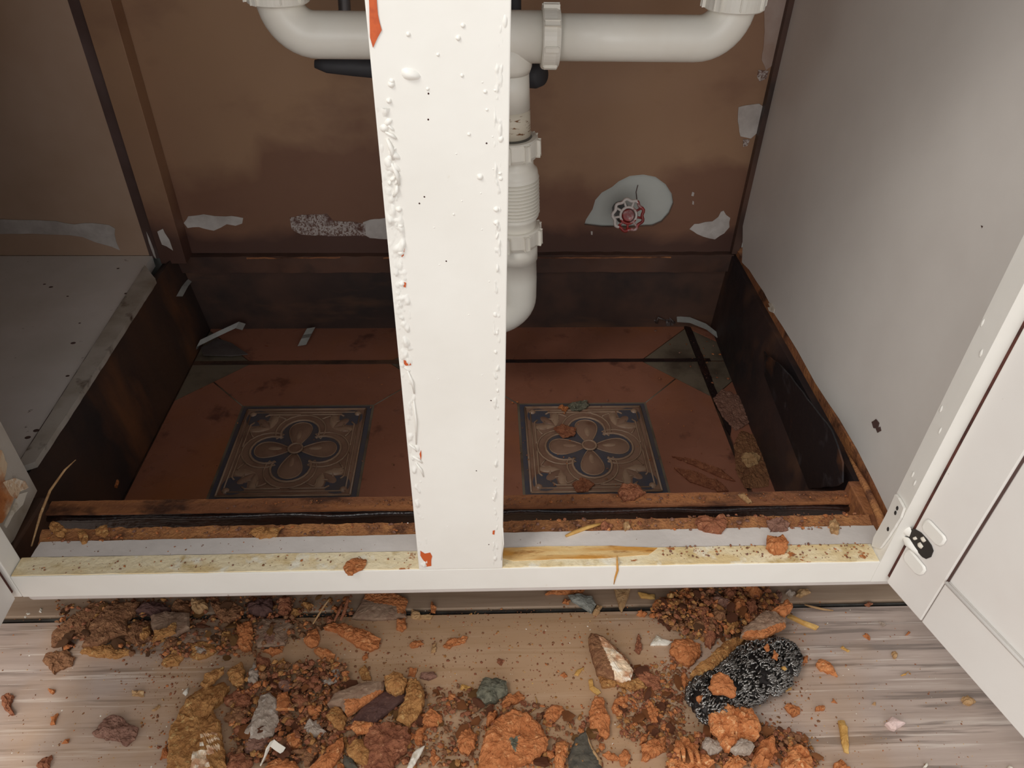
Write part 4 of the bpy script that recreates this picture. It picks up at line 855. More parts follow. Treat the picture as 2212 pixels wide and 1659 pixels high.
F('B', [(1190,950),(1270,910),(1340,930),(1370,980),(1350,1050),(1280,1080),(1200,1040)], .012, 'ochre', 'yellowish ochre crust clump at the top of the plum plate', lift=.004)
F('B', [(1370,980),(1440,960),(1500,1030),(1510,1110),(1490,1200),(1440,1280),(1380,1340),(1290,1290),(1310,1190),(1350,1130)], .009, 'ochre', 'long ochre chunk along the right of the plum plate', lift=.002)
F('B', [(740,1250),(800,1170),(860,1160),(900,1260),(880,1370),(810,1370),(760,1310)], .011, 'ochre', 'ochre lump left of the plum plate')
F('B', [(920,1340),(960,1290),(1040,1290),(1110,1310),(1110,1350),(1060,1390),(980,1390)], .007, 'orange_hi', 'bright orange chip lying on the lower plum plate', lift=.006)
F('B', [(1490,1310),(1500,1240),(1560,1190),(1640,1250),(1650,1290),(1600,1330),(1530,1330)], .008, 'orange', 'cone-shaped orange chunk right of the long ochre chunk')
F('B', [(1020,1450),(1100,1320),(1240,1290),(1380,1340),(1400,1420),(1370,1520),(1280,1600),(1260,1700),(1050,1700),(1010,1560)], .013, 'rust', 'big orange-brown lump below the plum plate, bottom edge')
F('B', [(890,1530),(980,1420),(1040,1460),(1100,1550),(1060,1640),(960,1600)], .014, 'ochre', 'yellowish chunk left of the big orange-brown lump')
F('B', [(600,1660),(700,1560),(760,1500),(880,1430),(880,1490),(830,1600),(740,1700),(620,1710)], .010, 'orange', 'orange wedge pointing up at the bottom edge')
F('B', [(1355,1690),(1420,1540),(1440,1520),(1510,1485),(1490,1530),(1420,1650),(1395,1710)], .003, 'bone', 'white splintered scrap at the bottom edge, centre', 'paint_chip', 'paint chip', lift=.008, rough=.3)
F('B', [(1910,1060),(1960,960),(2060,955),(2150,1000),(2160,1070),(2060,1140),(1950,1160),(1900,1110)], .012, 'stone', 'dark grey-green stone on the bare floor in the middle', 'stone', 'stone')
F('B', [(1650,700),(1700,640),(1780,640),(1840,630),(1830,670),(1740,700),(1700,730)], .004, 'orange', 'crumbly orange cluster on the bare floor behind the stone')
F('B', [(1395,720),(1400,670),(1480,660),(1500,690),(1440,720)], .003, 'orange', 'orange chip right of the arched orange chunk')
F('B', [(1560,760),(1570,690),(1600,680),(1590,750)], .003, 'tan', 'narrow tan chip between the two orange chips on the bare floor')
F('B', [(1290,570),(1290,500),(1350,480),(1365,560),(1330,590)], .005, 'orange', 'orange chip in front of the rimmed grey-brown flake')
F('B', [(1555,440),(1560,360),(1600,410),(1590,450)], .004, 'orange', 'upright orange sliver at the trim strip under the stile')
F('B', [(1400,480),(1410,420),(1450,425),(1470,480),(1580,465),(1550,492),(1420,495)], .004, 'tan', 'pale tan bent scrap on the metal channel')
F('B', [(1380,940),(1390,870),(1455,880),(1430,940)], .004, 'orange', 'orange crumb right of the ochre crust clump')
F('B', [(1470,950),(1480,910),(1580,910),(1600,945),(1540,970)], .005, 'dusky', 'pale reddish stub on the floor left of the stone', rough=.4)
F('B', [(1780,1040),(1800,1000),(1880,1030),(1850,1060)], .003, 'straw', 'yellowish crumb just left of the stone', 'wood_chip', 'wood chip')
F('B', [(420,1500),(430,1410),(510,1380),(550,1450),(500,1510)], .010, 'orange_hi', 'orange chunk above the brown plates, bottom left heap')
F('B', [(560,1350),(600,1290),(680,1290),(740,1380),(680,1420),(600,1400)], .010, 'greychip', 'grey crusty lump left of the ochre lump')
F('B', [(420,1540),(560,1520),(700,1440),(680,1530),(600,1640),(570,1640),(560,1570)], .009, 'brown', 'brown split plate in the bottom left heap', FL, 'flake', rough=.5)
F('B', [(1760,1450),(1780,1380),(1850,1330),(1920,1400),(1900,1500),(1850,1550),(1780,1530)], .008, 'orange', 'orange chunk at the left of the big round orange clump')
F('B', [(1420,1430),(1450,1360),(1530,1340),(1490,1400),(1490,1480),(1440,1480)], .005, 'orange', 'curved orange chip below the cone-shaped chunk')
F('B', [(1550,1590),(1570,1500),(1630,1580),(1580,1640)], .004, 'orange', 'orange chip above the bottom edge left of the round clump')
F('B', [(300,1180),(350,1100),(440,1080),(470,1160),(420,1230),(330,1240)], .011, 'orange', 'orange lump right of the long pale grey slab')
F('B', [(460,1130),(500,1080),(590,1090),(620,1150),(540,1190)], .009, 'rust', 'rusty lump in the middle of the left crumbs')
F('B', [(560,1220),(600,1170),(680,1180),(690,1240),(620,1260)], .009, 'orange', 'orange lump above the grey crusty lump')
F('B', [(350,1020),(390,960),(460,970),(480,1040),(420,1070)], .009, 'dusky', 'dusky lump above the orange lump in the left crumbs')
F('B', [(560,1020),(580,950),(650,970),(660,1030),(610,1060)], .008, 'rust', 'rusty lump left of the grey leaf-shaped flake')
F('B', [(345,1205),(350,1190),(490,1190),(490,1205)], .003, 'orange_hi', 'straight orange sliver lying across the left crumbs', 'wood_splinter', 'splinter', lift=.012, rough=.2)
F('B', [(0,1200),(60,1180),(120,1230),(110,1320),(30,1330)], .010, 'brown', 'brown lump at the foot of the pale grey slab')
F('B', [(100,1450),(160,1420),(300,1430),(260,1500),(180,1560),(110,1540)], .009, 'dusky', 'dusky grey-red lump under the pale grey slab')
F('B', [(-60,1680),(0,1560),(100,1540),(160,1620),(120,1700)], .010, 'rust', 'rusty lump at the bottom edge right of the curved piece')
F('B', [(240,1690),(300,1600),(400,1580),(500,1620),(540,1700)], .010, 'orange', 'orange lump at the bottom edge under the bent white scrap')
F('B', [(800,1700),(830,1620),(880,1620),(900,1700)], .008, 'orange', 'small orange lump at the bottom edge beside the wedge')
F('B', [(870,1640),(880,1560),(950,1590),(990,1660),(920,1690)], .006, 'slate', 'dark grey flake at the bottom edge below the yellowish chunk', FL, 'flake', rough=.3)
ribbon('plastic_scrap', [at(568, 1648, 2, ZF + .006), at(577, 1628, 2, ZF + .014), at(581, 1612, 2, ZF + .020), at(588, 1604, 2, ZF + .022), at(598, 1612, 2, ZF + .018), at(612, 1621, 2, ZF + .013)], (.003, .004, .003), .0012, 'bone', 'white bent plastic scrap sticking up from the bottom left heap', 'plastic scrap')
# --- centre right
F('C', [(110,1680),(130,1560),(170,1430),(250,1280),(380,1220),(500,1240),(600,1330),(670,1440),(650,1520),(560,1590),(400,1650),(240,1700)], .016, 'orange', 'big round orange clump at the bottom centre', extra=[([(360,1420),(440,1400),(430,1440),(410,1520),(390,1500),(370,1450)], 'stone')])
F('C', [(620,1310),(640,1200),(740,1160),(800,1200),(730,1290),(670,1330)], .006, 'orange', 'orange chunk touching the upper right of the round clump')
F('C', [(310,1190),(310,1140),(340,1080),(440,1060),(490,1100),(430,1140),(330,1190)], .006, 'orange', 'orange chip leaning on the right of the stone')
F('C', [(180,1310),(200,1230),(270,1220),(250,1300),(200,1330)], .010, 'orange', 'small orange lump on the upper left of the round clump')
F('C', [(720,1700),(720,1470),(800,1440),(830,1480),(800,1600),(780,1700)], .009, 'orange_hi', 'pale orange upright lump right of the round clump')
F('C', [(820,1580),(880,1420),(960,1370),(1010,1500),(1080,1600),(1090,1700),(830,1700)], .006, 'slate', 'dark slate triangular plate at the bottom, centre', FL, 'flake', rough=.3, extra=[([(960,1370),(985,1370),(1040,1500),(1110,1640),(1080,1640),(1000,1500)], 'tan')])
F('C', [(985,1340),(990,1200),(1030,1095),(1100,1110),(1110,1200),(1150,1260),(1150,1390),(1130,1430),(1060,1390)], .009, 'orange', 'tall orange chunk above the dark slate plate')
F('C', [(1160,1180),(1200,1110),(1290,1080),(1290,1180),(1220,1260),(1170,1230)], .004, 'orange', 'thin leaf-shaped orange chip right of the tall chunk')
F('C', [(975,650),(1000,610),(1080,625),(1180,720),(1300,830),(1330,900),(1310,970),(1250,990),(1150,960),(1050,920),(1000,760)], .014, 'brown', 'long pointed brown shard with a cream painted face', rough=.5,
  extra=[([(1060,620),(1090,620),(1190,720),(1330,860),(1325,985),(1250,985),(1190,930),(1130,800)], 'cream_crust')])
F('C', [(1050,920),(1150,960),(1300,990),(1380,960),(1430,1030),(1340,1050),(1200,1010),(1080,1030)], .006, 'ochre', 'ochre fringe chunk under the cream-faced shard')
F('C', [(1330,900),(1440,900),(1540,950),(1550,1040),(1480,1060),(1380,980)], .006, 'rust', 'rusty chunk right of the cream-faced shard')
F('C', [(820,310),(900,300),(1010,320),(1040,380),(1010,440),(940,400),(850,350)], .008, 'bluegrey', 'blue-grey shard below the rail, right of the stile', FL, 'flake', rough=.4)
F('C', [(1010,450),(1045,370),(1090,390),(1060,460)], .006, 'tan', 'tan chip touching the blue-grey shard')
F('C', [(640,300),(700,260),(800,240),(950,260),(940,285),(800,300)], .006, 'orange', 'long orange sliver under the rail left of the blue-grey shard')
F('C', [(770,370),(790,330),(840,340),(830,375)], .005, 'orange', 'orange crumb at the left of the blue-grey shard')
F('C', [(1180,260),(1310,250),(1290,330),(1240,445),(1220,400)], .006, 'tan', 'tan triangular flake hanging point-down below the rail', FL, 'flake', rough=.3)
F('C', [(1365,290),(1500,305),(1500,340),(1390,330)], .004, 'straw', 'short straw-coloured strip right of the tan triangular flake', 'wood_chip', 'wood chip', rough=.3)
F('C', [(1460,700),(1510,620),(1560,650),(1640,670),(1600,700)], .003, 'bone', 'white triangular scrap left of the orange chunk', 'paint_chip', 'paint chip', rough=.3)
F('C', [(1610,740),(1650,660),(1760,640),(1850,690),(1860,770),(1780,860),(1700,840),(1650,790)], .010, 'orange', 'big orange chunk beside the white triangular scrap')
F('C', [(1430,1200),(1450,1130),(1530,1200),(1520,1300),(1470,1310)], .005, 'orange', 'orange chip in the middle of the right debris')
F('C', [(1540,1350),(1560,1300),(1630,1310),(1610,1380)], .005, 'orange', 'square orange chip left of the wire wool end')
F('C', [(1390,1590),(1400,1480),(1500,1430),(1600,1410),(1600,1500),(1530,1550),(1430,1600)], .008, 'orange', 'folded orange plate left of the fibrous clump')
F('C', [(1380,1480),(1400,1400),(1460,1380),(1440,1450)], .005, 'orange', 'orange chip above the folded orange plate')
F('C', [(1600,1700),(1600,1600),(1640,1480),(1720,1420),(1800,1460),(1900,1560),(1960,1620),(1900,1700)], .012, 'orange_hi', 'fibrous pale orange clump at the bottom, right of centre', rough=1.5)
F('C', [(980,970),(1010,960),(1020,1020),(1080,1070),(1050,1090),(990,1040)], .003, 'straw', 'cream curl on the floor below the cream-faced shard', 'wood_chip', 'wood chip', rough=.3)
F('C', [(870,930),(890,890),(950,870),(900,940)], .002, 'straw', 'cream shaving left of the cream-faced shard', 'wood_chip', 'wood chip', rough=.3)
F('C', [(760,930),(790,910),(820,935),(790,955)], .003, 'orange', 'tiny orange crumb left of the cream shaving')
F('C', [(260,830),(280,800),(330,820),(300,860)], .002, 'rust', 'small rusty crumb on the bare floor above the stone')
F('C', [(1320,1080),(1370,1050),(1420,1120),(1360,1150)], .004, 'rust', 'small rusty chip below the ochre fringe chunk')
F('C', [(1690,960),(1720,900),(1780,980),(1740,1040)], .005, 'orange', 'orange chip between the veneer strip and fibrous clump')
F('C', [(1340,740),(1370,610),(1400,700),(1380,770)], .004, 'rust', 'rusty sliver between the shard and the white triangular scrap')
F('C', [(1090,1560),(1110,1530),(1180,1550),(1230,1590),(1170,1600)], .005, 'orange', 'orange sliver right of the dark slate plate')
F('C', [(1220,1560),(1260,1510),(1310,1560),(1270,1650),(1230,1640)], .005, 'orange', 'star-shaped orange crumb at the bottom between slate plate and folded plate')
F('C', [(1860,1480),(1890,1420),(1960,1430),(2030,1500),(2000,1540),(1930,1560)], .009, 'greychip', 'grey pebble-like piece right of the fibrous clump', 'stone', 'stone', lift=.006)
# --- right heap
F('E', [(570,860),(600,800),(740,700),(860,560),(1000,500),(1060,530),(980,620),(880,740),(780,840),(720,880),(640,900)], .016, 'ochre', 'long split ochre-brown veneer strip leaning on the wire wool', FL, 'flake', rough=.7, lift=.004)
F('E', [(1010,500),(1040,430),(1110,380),(1200,290),(1320,290),(1415,350),(1410,420),(1330,460),(1220,520),(1110,520)], .010, 'greybrown', 'torn grey-brown board piece lying over the wire wool', FL, 'flake', rough=.6, lift=.022, extra=[([(1000,520),(1060,450),(1200,440),(1420,360),(1420,440),(1230,530),(1100,540)], 'orange')])
F('E', [(1290,280),(1360,230),(1420,180),(1480,230),(1450,280),(1400,330),(1320,300)], .012, 'orange', 'orange tip above the torn grey-brown board piece', lift=.020)
F('E', [(720,1220),(800,1140),(940,1090),(1060,1110),(1130,1160),(1190,1290),(1180,1400),(1100,1430),(1000,1410),(940,1500),(880,1490),(760,1300)], .015, 'orange_hi', 'big bright orange rough chunk on the lower end of the wire wool', rough=1.5, lift=.012)
F('E', [(930,1490),(960,1430),(1050,1400),(1140,1470),(1110,1520),(960,1530)], .010, 'greychip', 'grey tip piece below the big bright orange chunk', 'stone', 'stone', lift=.016)
F('E', [(730,950),(760,860),(830,810),(930,870),(980,970),(960,1040),(860,1010),(780,1000)], .007, 'orange', 'orange chunk lying on the middle of the wire wool', lift=.030)
F('E', [(630,1040),(690,1000),(690,1060),(650,1090)], .005, 'orange', 'small orange chip on the wire wool lower left', lift=.024)
F('E', [(1220,600),(1250,560),(1270,620),(1240,640)], .003, 'orange', 'tiny orange sliver on the upper wire wool', lift=.032)
F('E', [(1295,700),(1310,620),(1345,660),(1340,715)], .004, 'orange', 'narrow orange chip on the right of the wire wool', lift=.030)
F('E', [(1370,780),(1390,740),(1420,800),(1400,815)], .003, 'straw', 'pale straw crumb on the right side of the wire wool', 'wood_chip', 'wood chip', lift=.026)
F('E', [(1675,740),(1720,700),(1800,740),(1850,800),(1860,850),(1770,810),(1700,790)], .007, 'orange_hi', 'orange chunk on the bare floor right of the wire wool')
F('E', [(1550,740),(1560,690),(1600,680),(1600,730)], .005, 'orange', 'small orange crumb at the right foot of the wire wool')
F('E', [(1420,330),(1440,312),(1560,370),(1700,420),(1680,447),(1560,400)], .004, 'straw', 'yellow stick right of the wire wool top', 'wood_stick', 'wood stick', rough=.2)
F('E', [(1395,1120),(1430,1080),(1540,1130),(1540,1180),(1470,1215)], .005, 'orange', 'star-shaped orange chip on the floor right of the big bright chunk')
F('E', [(1670,1160),(1670,1120),(1750,1110),(1750,1150)], .003, 'orange', 'small square orange chip right of the star-shaped chip')
F('E', [(1810,1080),(1830,1050),(1870,1085),(1840,1090)], .002, 'orange', 'tiny orange crumb above the straw stick')
F('E', [(1870,1240),(1920,1240),(1950,1300),(1965,1530),(1920,1520),(1890,1380)], .004, 'straw', 'straw-coloured flat stick on the right of the floor', 'wood_stick', 'wood stick', rough=.5)
F('E', [(1120,1600),(1130,1500),(1190,1420),(1300,1380),(1340,1500),(1290,1620),(1180,1640)], .016, 'orange', 'crumbly orange lump right below the big bright chunk', rough=1.6)
F('E', [(1370,1700),(1400,1540),(1500,1450),(1590,1480),(1650,1580),(1660,1700)], .016, 'orange_hi', 'bright crumbly orange clump at the bottom, rightmost of the pile', rough=1.6)
F('E', [(870,1640),(900,1560),(1000,1540),(1060,1600),(1000,1700),(880,1700)], .014, 'orange_hi', 'pale orange crumbly lump at the bottom below the grey tip', rough=1.5)
F('E', [(1840,1700),(1850,1610),(1900,1580),(1980,1660),(1980,1700)], .009, 'orange', 'orange crumb clump at the bottom edge below the straw stick', rough=1.4)
F('E', [(450,160),(490,90),(580,90),(590,150),(540,180)], .010, 'orange', 'orange cube-like lump in the right heap under the rail')
F('E', [(1050,100),(1060,60),(1130,60),(1210,130),(1180,180),(1110,160)], .016, 'orange', 'bright orange lump at the right top of the right heap')
F('E', [(740,180),(800,140),(920,230),(920,290),(830,250)], .013, 'dusky', 'purplish brown lump in the right heap')
F('E', [(890,440),(940,390),(1010,400),(960,440),(900,460)], .010, 'ochre', 'tan ochre chip in front of the right heap', lift=.008)
F('E', [(640,370),(740,350),(800,430),(760,500),(670,450)], .011, 'rust', 'red-brown lump behind the big orange chunk')
F('E', [(780,310),(880,290),(880,350),(820,380)], .012, 'brown', 'brown lump in the middle of the right heap', lift=.004)
F('E', [(1290,160),(1340,100),(1380,130),(1370,200)], .008, 'dusky', 'dusky chip left of the pale ring-like crumb under the rail')
F('E', [(1400,120),(1430,90),(1490,120),(1460,155)], .007, 'greychip', 'pale ring-like crumb under the rail on the right')
F('E', [(1500,150),(1510,110),(1600,80),(1630,120),(1540,160)], .006, 'tan', 'tan crumb under the rail, rightmost of the three')
F('E', [(700,470),(760,440),(810,510),(760,600),(700,560)], .010, 'rust', 'rusty lump between the big orange chunk and the veneer strip')
F('E', [(600,260),(690,240),(760,290),(700,340),(620,320)], .012, 'rust', 'rusty lump on the left of the right heap')
F('E', [(960,180),(1040,190),(1060,260),(990,300),(940,250)], .013, 'orange', 'orange lump behind the torn board piece')
F('E', [(1060,230),(1140,220),(1160,290),(1080,330)], .014, 'rust', 'rusty lump left above the torn board piece')
F('E', [(860,110),(930,80),(990,110),(960,170),(880,170)], .013, 'rust', 'rust-coloured lump at the back of the right heap')
F('E', [(640,110),(720,90),(760,130),(700,180),(640,170)], .011, 'brown', 'brown lump at the back left of the right heap')
F('E', [(240,230),(270,190),(340,180),(330,240),(280,260)], .008, 'orange', 'orange chip on the metal channel left of the right heap')
F('E', [(100,310),(140,270),(200,300),(170,330)], .005, 'orange', 'orange chip in front of the channel right of the tan flake')
F('D', [(1130,1310),(1170,1260),(1230,1280),(1290,1310),(1210,1360),(1170,1350)], .007, 'pink', 'pale pink pointed chip on the right of the floor', 'paint_chip', 'paint chip', rough=.3)
F('D', [(1720,1110),(1770,1090),(1830,1140),(1790,1170),(1740,1140)], .006, 'tan', 'tan pebble near the right door', 'wood_chip', 'wood chip')
F('D', [(1180,760),(1200,740),(1230,770),(1205,800)], .005, 'tan', 'round tan grain in the middle of the bare right floor', 'wood_chip', 'wood chip')
F('D', [(780,720),(800,700),(860,745),(840,755)], .003, 'straw', 'straw grain right of the wire wool tip', 'wood_chip', 'wood chip')
F('D', [(1250,930),(1320,905),(1300,925),(1260,940)], .002, 'straw', 'thin straw shaving on the bare right floor', 'wood_chip', 'wood chip')
F('D', [(955,620),(980,600),(1000,630),(1010,660)], .003, 'orange', 'orange crumb below the red-brown nub, bare right floor')
F('D', [(1290,625),(1310,590),(1325,600)], .003, 'orange', 'small curled orange crumb near the open door')
F('D', [(1080,510),(1140,540),(1110,552)], .003, 'greychip', 'grey elongated crumb on the bare right floor')
F('D', [(1020,1160),(1050,1145),(1060,1170)], .003, 'tan', 'tan crumb above the pink chip', 'wood_chip', 'wood chip')
F('D', [(970,375),(1000,355),(1040,368),(1010,392)], .005, 'rust', 'red-brown nub lying on the metal channel')
F('D', [(1425,1650),(1440,1620),(1465,1645)], .003, 'bone', 'small white crumb at the bottom edge, right', 'paint_chip', 'paint chip')
F('D', [(2070,1670),(2100,1642),(2135,1665)], .003, 'bone', 'white crumb in the bottom right corner', 'paint_chip', 'paint chip')
F('D', [(335,1060),(385,1015),(400,1000),(398,1045),(350,1060)], .002, 'straw', 'folded straw shaving at the right foot of the wire wool', 'wood_chip', 'wood chip', rough=.3)
# twigs
def twig(l, z, r, m, label, name='wood_splinter', cat='splinter', zs=None):
    bm = bmesh.new(); pts = [at(x, y, 2, z + (zs[i] if zs else 0)) for i, (x, y) in enumerate(l)]; c = pts[0].copy()
    tube(bm, [p - c for p in pts], [r * (1 - .5 * abs(2 * i / (len(l) - 1) - 1)) for i in range(len(l))], 6)
    return tag(obj(name, bm, m, loc=c), label, cat)
twig([(1738, 1306), (1755, 1311), (1778, 1316), (1800, 1319)], ZF + .0022, .0014, 'tan', 'pale crooked twig beside the channel on the right')
twig([(676, 1348), (690, 1325), (703, 1305), (710, 1296)], ZF + .010, .0012, 'tan', 'thin tan splinter standing in the left heap', zs=(0, .003, .006, .008))
twig([(736, 1340), (745, 1318), (750, 1300), (752, 1290)], ZF + .008, .0022, 'rust', 'reddish splinter left of the rimmed flake', zs=(0, .002, .004, .006))
twig([(722, 1342), (733, 1320), (740, 1300)], ZF + .008, .0018, 'rust', 'shorter reddish splinter beside the tan one', zs=(0, .002, .004))
twig([(1144, 1541), (1156, 1530), (1160, 1515), (1156, 1504)], ZF + .0012, .0006, 'straw', 'hair-thin curved fibre above the round clump', 'wood_fibre', 'fibre')
twig([(1470, 1600), (1476, 1622), (1478, 1645)], ZF + .016, .0022, 'orange_hi', 'left pale stick in the fibrous clump')
twig([(1484, 1610), (1492, 1628), (1497, 1650)], ZF + .016, .0022, 'orange_hi', 'middle pale stick in the fibrous clump')
twig([(1500, 1612), (1507, 1632), (1512, 1652)], ZF + .016, .0020, 'orange_hi', 'right pale stick in the fibrous clump')
twig([(1222, 1158), (1240, 1150), (1270, 1139), (1305, 1130)], .0012, .0022, 'straw', 'straw-coloured stick lying across the white strip behind the rail', 'wood_stick', 'wood stick')
# --- on the cabinet ledges
F('B', [(870,100),(900,50),(980,10),(1050,20),(1060,60),(1010,110),(930,150),(880,130)], .004, 'orange', 'orange flake lying on the cream rail top, left of the stile', z=.0006)
F('P', [(1656,1178),(1660,1158),(1676,1160),(1690,1158),(1704,1172),(1700,1190),(1680,1194),(1664,1188)], .009, 'orange', 'orange chunk sitting on the rail top at the right', z=.0006)
F('P', [(1500,1120),(1520,1112),(1545,1122),(1560,1112),(1572,1128),(1560,1150),(1530,1146),(1510,1140)], .007, 'rust', 'rusty crumb pile piece on the torn edge, right of the stile', z=0.0)
F('P', [(1655,1125),(1690,1118),(1706,1130),(1700,1145),(1665,1146)], .005, 'dusky', 'dusky flat chip on the torn edge at the right', z=0.0)
F('P', [(1790,1128),(1802,1118),(1815,1130),(1810,1152),(1796,1150)], .005, 'tan', 'tan chip near the right end of the torn edge', z=0.0)
F('P', [(1296,1132),(1305,1126),(1326,1132),(1320,1142),(1300,1142)], .004, 'rust', 'rust chip at the tip of the straw stick', z=0.0)
F('P', [(1345,1132),(1356,1127),(1362,1138),(1352,1145)], .005, 'tan', 'tan crumb right of the straw stick', z=0.0)
F('P', [(106,1140),(112,1130),(130,1132),(142,1145),(134,1158),(120,1156)], .005, 'ochre', 'ochre chip at the left end of the torn edge', z=0.0)
F('P', [(168,1150),(178,1144),(190,1152),(188,1172),(174,1174)], .004, 'ochre', 'second ochre chip from the left end of the torn edge', z=0.0)
F('P', [(206,1145),(228,1134),(236,1148),(225,1160),(210,1156)], .004, 'ochre', 'third ochre chip from the left end of the torn edge', z=0.0)
F('P', [(535,1150),(560,1138),(608,1140),(600,1156),(560,1162)], .004, 'ochre', 'long ochre chip on the torn edge, middle of the left opening', z=0.0)
F('P', [(1335,1062),(1345,1046),(1375,1045),(1395,1062),(1370,1078),(1345,1080)], .006, 'rust', 'peaked rusty chip on the kick board, right of the stile', z=-.019)
F('P', [(1595,1068),(1606,1066),(1625,1085),(1618,1088)], .003, 'tan', 'pale splinter chip on the kick board at the right', z=-.019)
F('P', [(1598,998),(1604,980),(1625,976),(1642,988),(1638,1002),(1615,1010)], .006, 'tan', 'tan stone-like lump on the floor inside, at the right', 'stone', 'stone', z=ZT)
F('P', [(1225,876),(1240,866),(1268,864),(1272,876),(1255,886),(1235,886)], .004, 'stone', 'dark green-grey flake on the right relief tile', z=ZT + .003)
F('P', [(1205,880),(1215,874),(1228,880),(1222,890)], .003, 'orange', 'orange crumb beside the dark flake on the right relief tile', z=ZT + .003)
F('P', [(1195,925),(1215,915),(1245,925),(1240,942),(1215,945)], .003, 'rust', 'rusty smear crumb on the upper petal of the right relief tile', z=ZT + .004)
F('P', [(1235,1045),(1260,1030),(1285,1045),(1270,1062),(1245,1062)], .003, 'rust', 'rusty crumb at the lower edge of the right relief tile', z=ZT + .003)
F('P', [(236,1034),(244,1020),(256,1040),(252,1054),(240,1048)], .003, 'orange', 'orange crumb inside the dark left corner of the cavity', z=ZT + .02)
for i, (l, lb) in enumerate((([(1450,985),(1500,992),(1560,1015),(1590,1040),(1560,1032),(1500,1005)], 'upper'), ([(1455,1010),(1510,1020),(1560,1050),(1540,1056),(1490,1040)], 'middle'), ([(1520,1030),(1550,1036),(1575,1060),(1550,1062)], 'lowest'))):
    F('P', l, .004, 'rust', 'rust-brown splinter on the tiles behind the kick board, %s of the three' % lb, 'wood_splinter', 'splinter', z=ZT, rough=.4)
F('P', [(1585,960),(1600,930),(1640,940),(1665,1000),(1660,1050),(1610,1056),(1590,1020)], .003, 'brown', 'flat brown rotten sheet on the cavity floor at the right', FL, 'flake', z=ZT, rough=.8)
F('P', [(1540,860),(1560,840),(1610,860),(1625,910),(1590,930),(1560,900)], .004, 'dusky', 'dusky rotten piece beside the black crack', FL, 'flake', z=ZT, rough=.8)

# --- wire wool scourer
c0 = at(1500, 1535, 2, ZF + .014); c1 = at(1715, 1400, 2, ZF + .014)
WW = thing('wire_scourer', ((c0.x + c1.x) / 2, (c0.y + c1.y) / 2, ZF), 'dark shiny metal wire wool scourer roll half buried in orange debris', 'scourer')
axw = (c1 - c0); Lw = axw.length; axw.normalize(); sw = V((-axw.y, axw.x, 0)); up = V((0, 0, 1))
cc = (c0 + c1) / 2
def prof(t): return .0235 * (max(0, 1 - abs(t) ** 4.5)) ** .5 * (1 + .10 * math.sin(t * 5))
bm = bmesh.new(); path = []; rs = []
for i in range(25):
    t = -1 + 2 * i / 24; path.append(axw * t * Lw / 2 - V((0, 0, 0)) + V((0, 0, .014))); rs.append(max(.001, prof(t) * .88))
tube(bm, path, rs, 24)
for v in bm.verts: 
    v.co.z = max(0, (v.co.z - .014) * .62 + .014); v.co += noise.noise_vector(v.co * 90) * .0025
    v.co.z = max(0.0002, v.co.z)
obj('core', bm, 'steel_core', WW, smooth=True)
bm = bmesh.new(); rw = random.Random(5)
for s in range(230):
    t0 = rw.uniform(-.98, .98); th0 = rw.uniform(-.35, math.pi + .35); dt = rw.uniform(-.16, .16); dth = rw.uniform(-.9, .9); n_ = 26; hr = rw.uniform(.0016, .0028); turns = rw.uniform(4, 7)
    pts = []
    for i in range(n_):
        f = i / (n_ - 1); t = max(-.99, min(.99, t0 + dt * f)); th = th0 + dth * f + .25 * math.sin(f * 5 + s)
        rad = prof(t) * .9 + .0006 + .0015 * noise.noise(V((t * 8, th * 3, 1)))
        base = axw * t * Lw / 2 + sw * rad * math.cos(th) + up * (rad * math.sin(th) * .66 + .014)
        nrm = (sw * math.cos(th) + up * math.sin(th)).normalized(); a = f * turns * 2 * math.pi
        p = base + nrm * hr * math.cos(a) + axw * hr * math.sin(a)
        if p.z < .0008: p.z = .0008
        pts.append(p)
    tube(bm, pts, .0010, 5, 0, True)
for f in bm.faces: f.smooth = True
obj('wire_coils', bm, 'steel', WW, label='shiny tangled metal coils')

# --- individual crumbs scattered (copies) and fine crumbs as stuff
rc = random.Random(21)
protos = {}
CN = {'orange': 'orange', 'orange_hi': 'bright orange', 'rust': 'rusty', 'brown': 'brown', 'ochre': 'ochre'}
def crumb_mesh(m, i):
    bm = bmesh.new(); r = bmesh.ops.create_icosphere(bm, subdivisions=2, radius=.95)
    for v in bm.verts:
        q = noise.noise_vector(v.co * 1.3 + V((i * 7.1, i * 3.3, 0))) * .55 + noise.noise_vector(v.co * 3.5 + V((i, 0, i))) * .25
        v.co += q; v.co.z *= .30; v.co.x *= 1.15
    mz = min(v.co.z for v in bm.verts)
    for v in bm.verts: v.co.z -= mz
    me = bpy.data.meshes.new('crumb'); bm.to_mesh(me); bm.free(); me.materials.append(M[m]); return me
for m in ('orange', 'ochre', 'rust', 'brown', 'orange_hi', 'tan', 'greychip'):
    protos[m] = [crumb_mesh(m, k) for k in range(4)]
def inpoly(x, y, l):
    ins = False
    for i in range(len(l)):
        (ax_, ay_), (bx_, by_) = l[i], l[(i + 1) % len(l)]
        if (ay_ > y) != (by_ > y) and x < (bx_ - ax_) * (y - ay_) / (by_ - ay_) + ax_: ins = not ins
    return ins
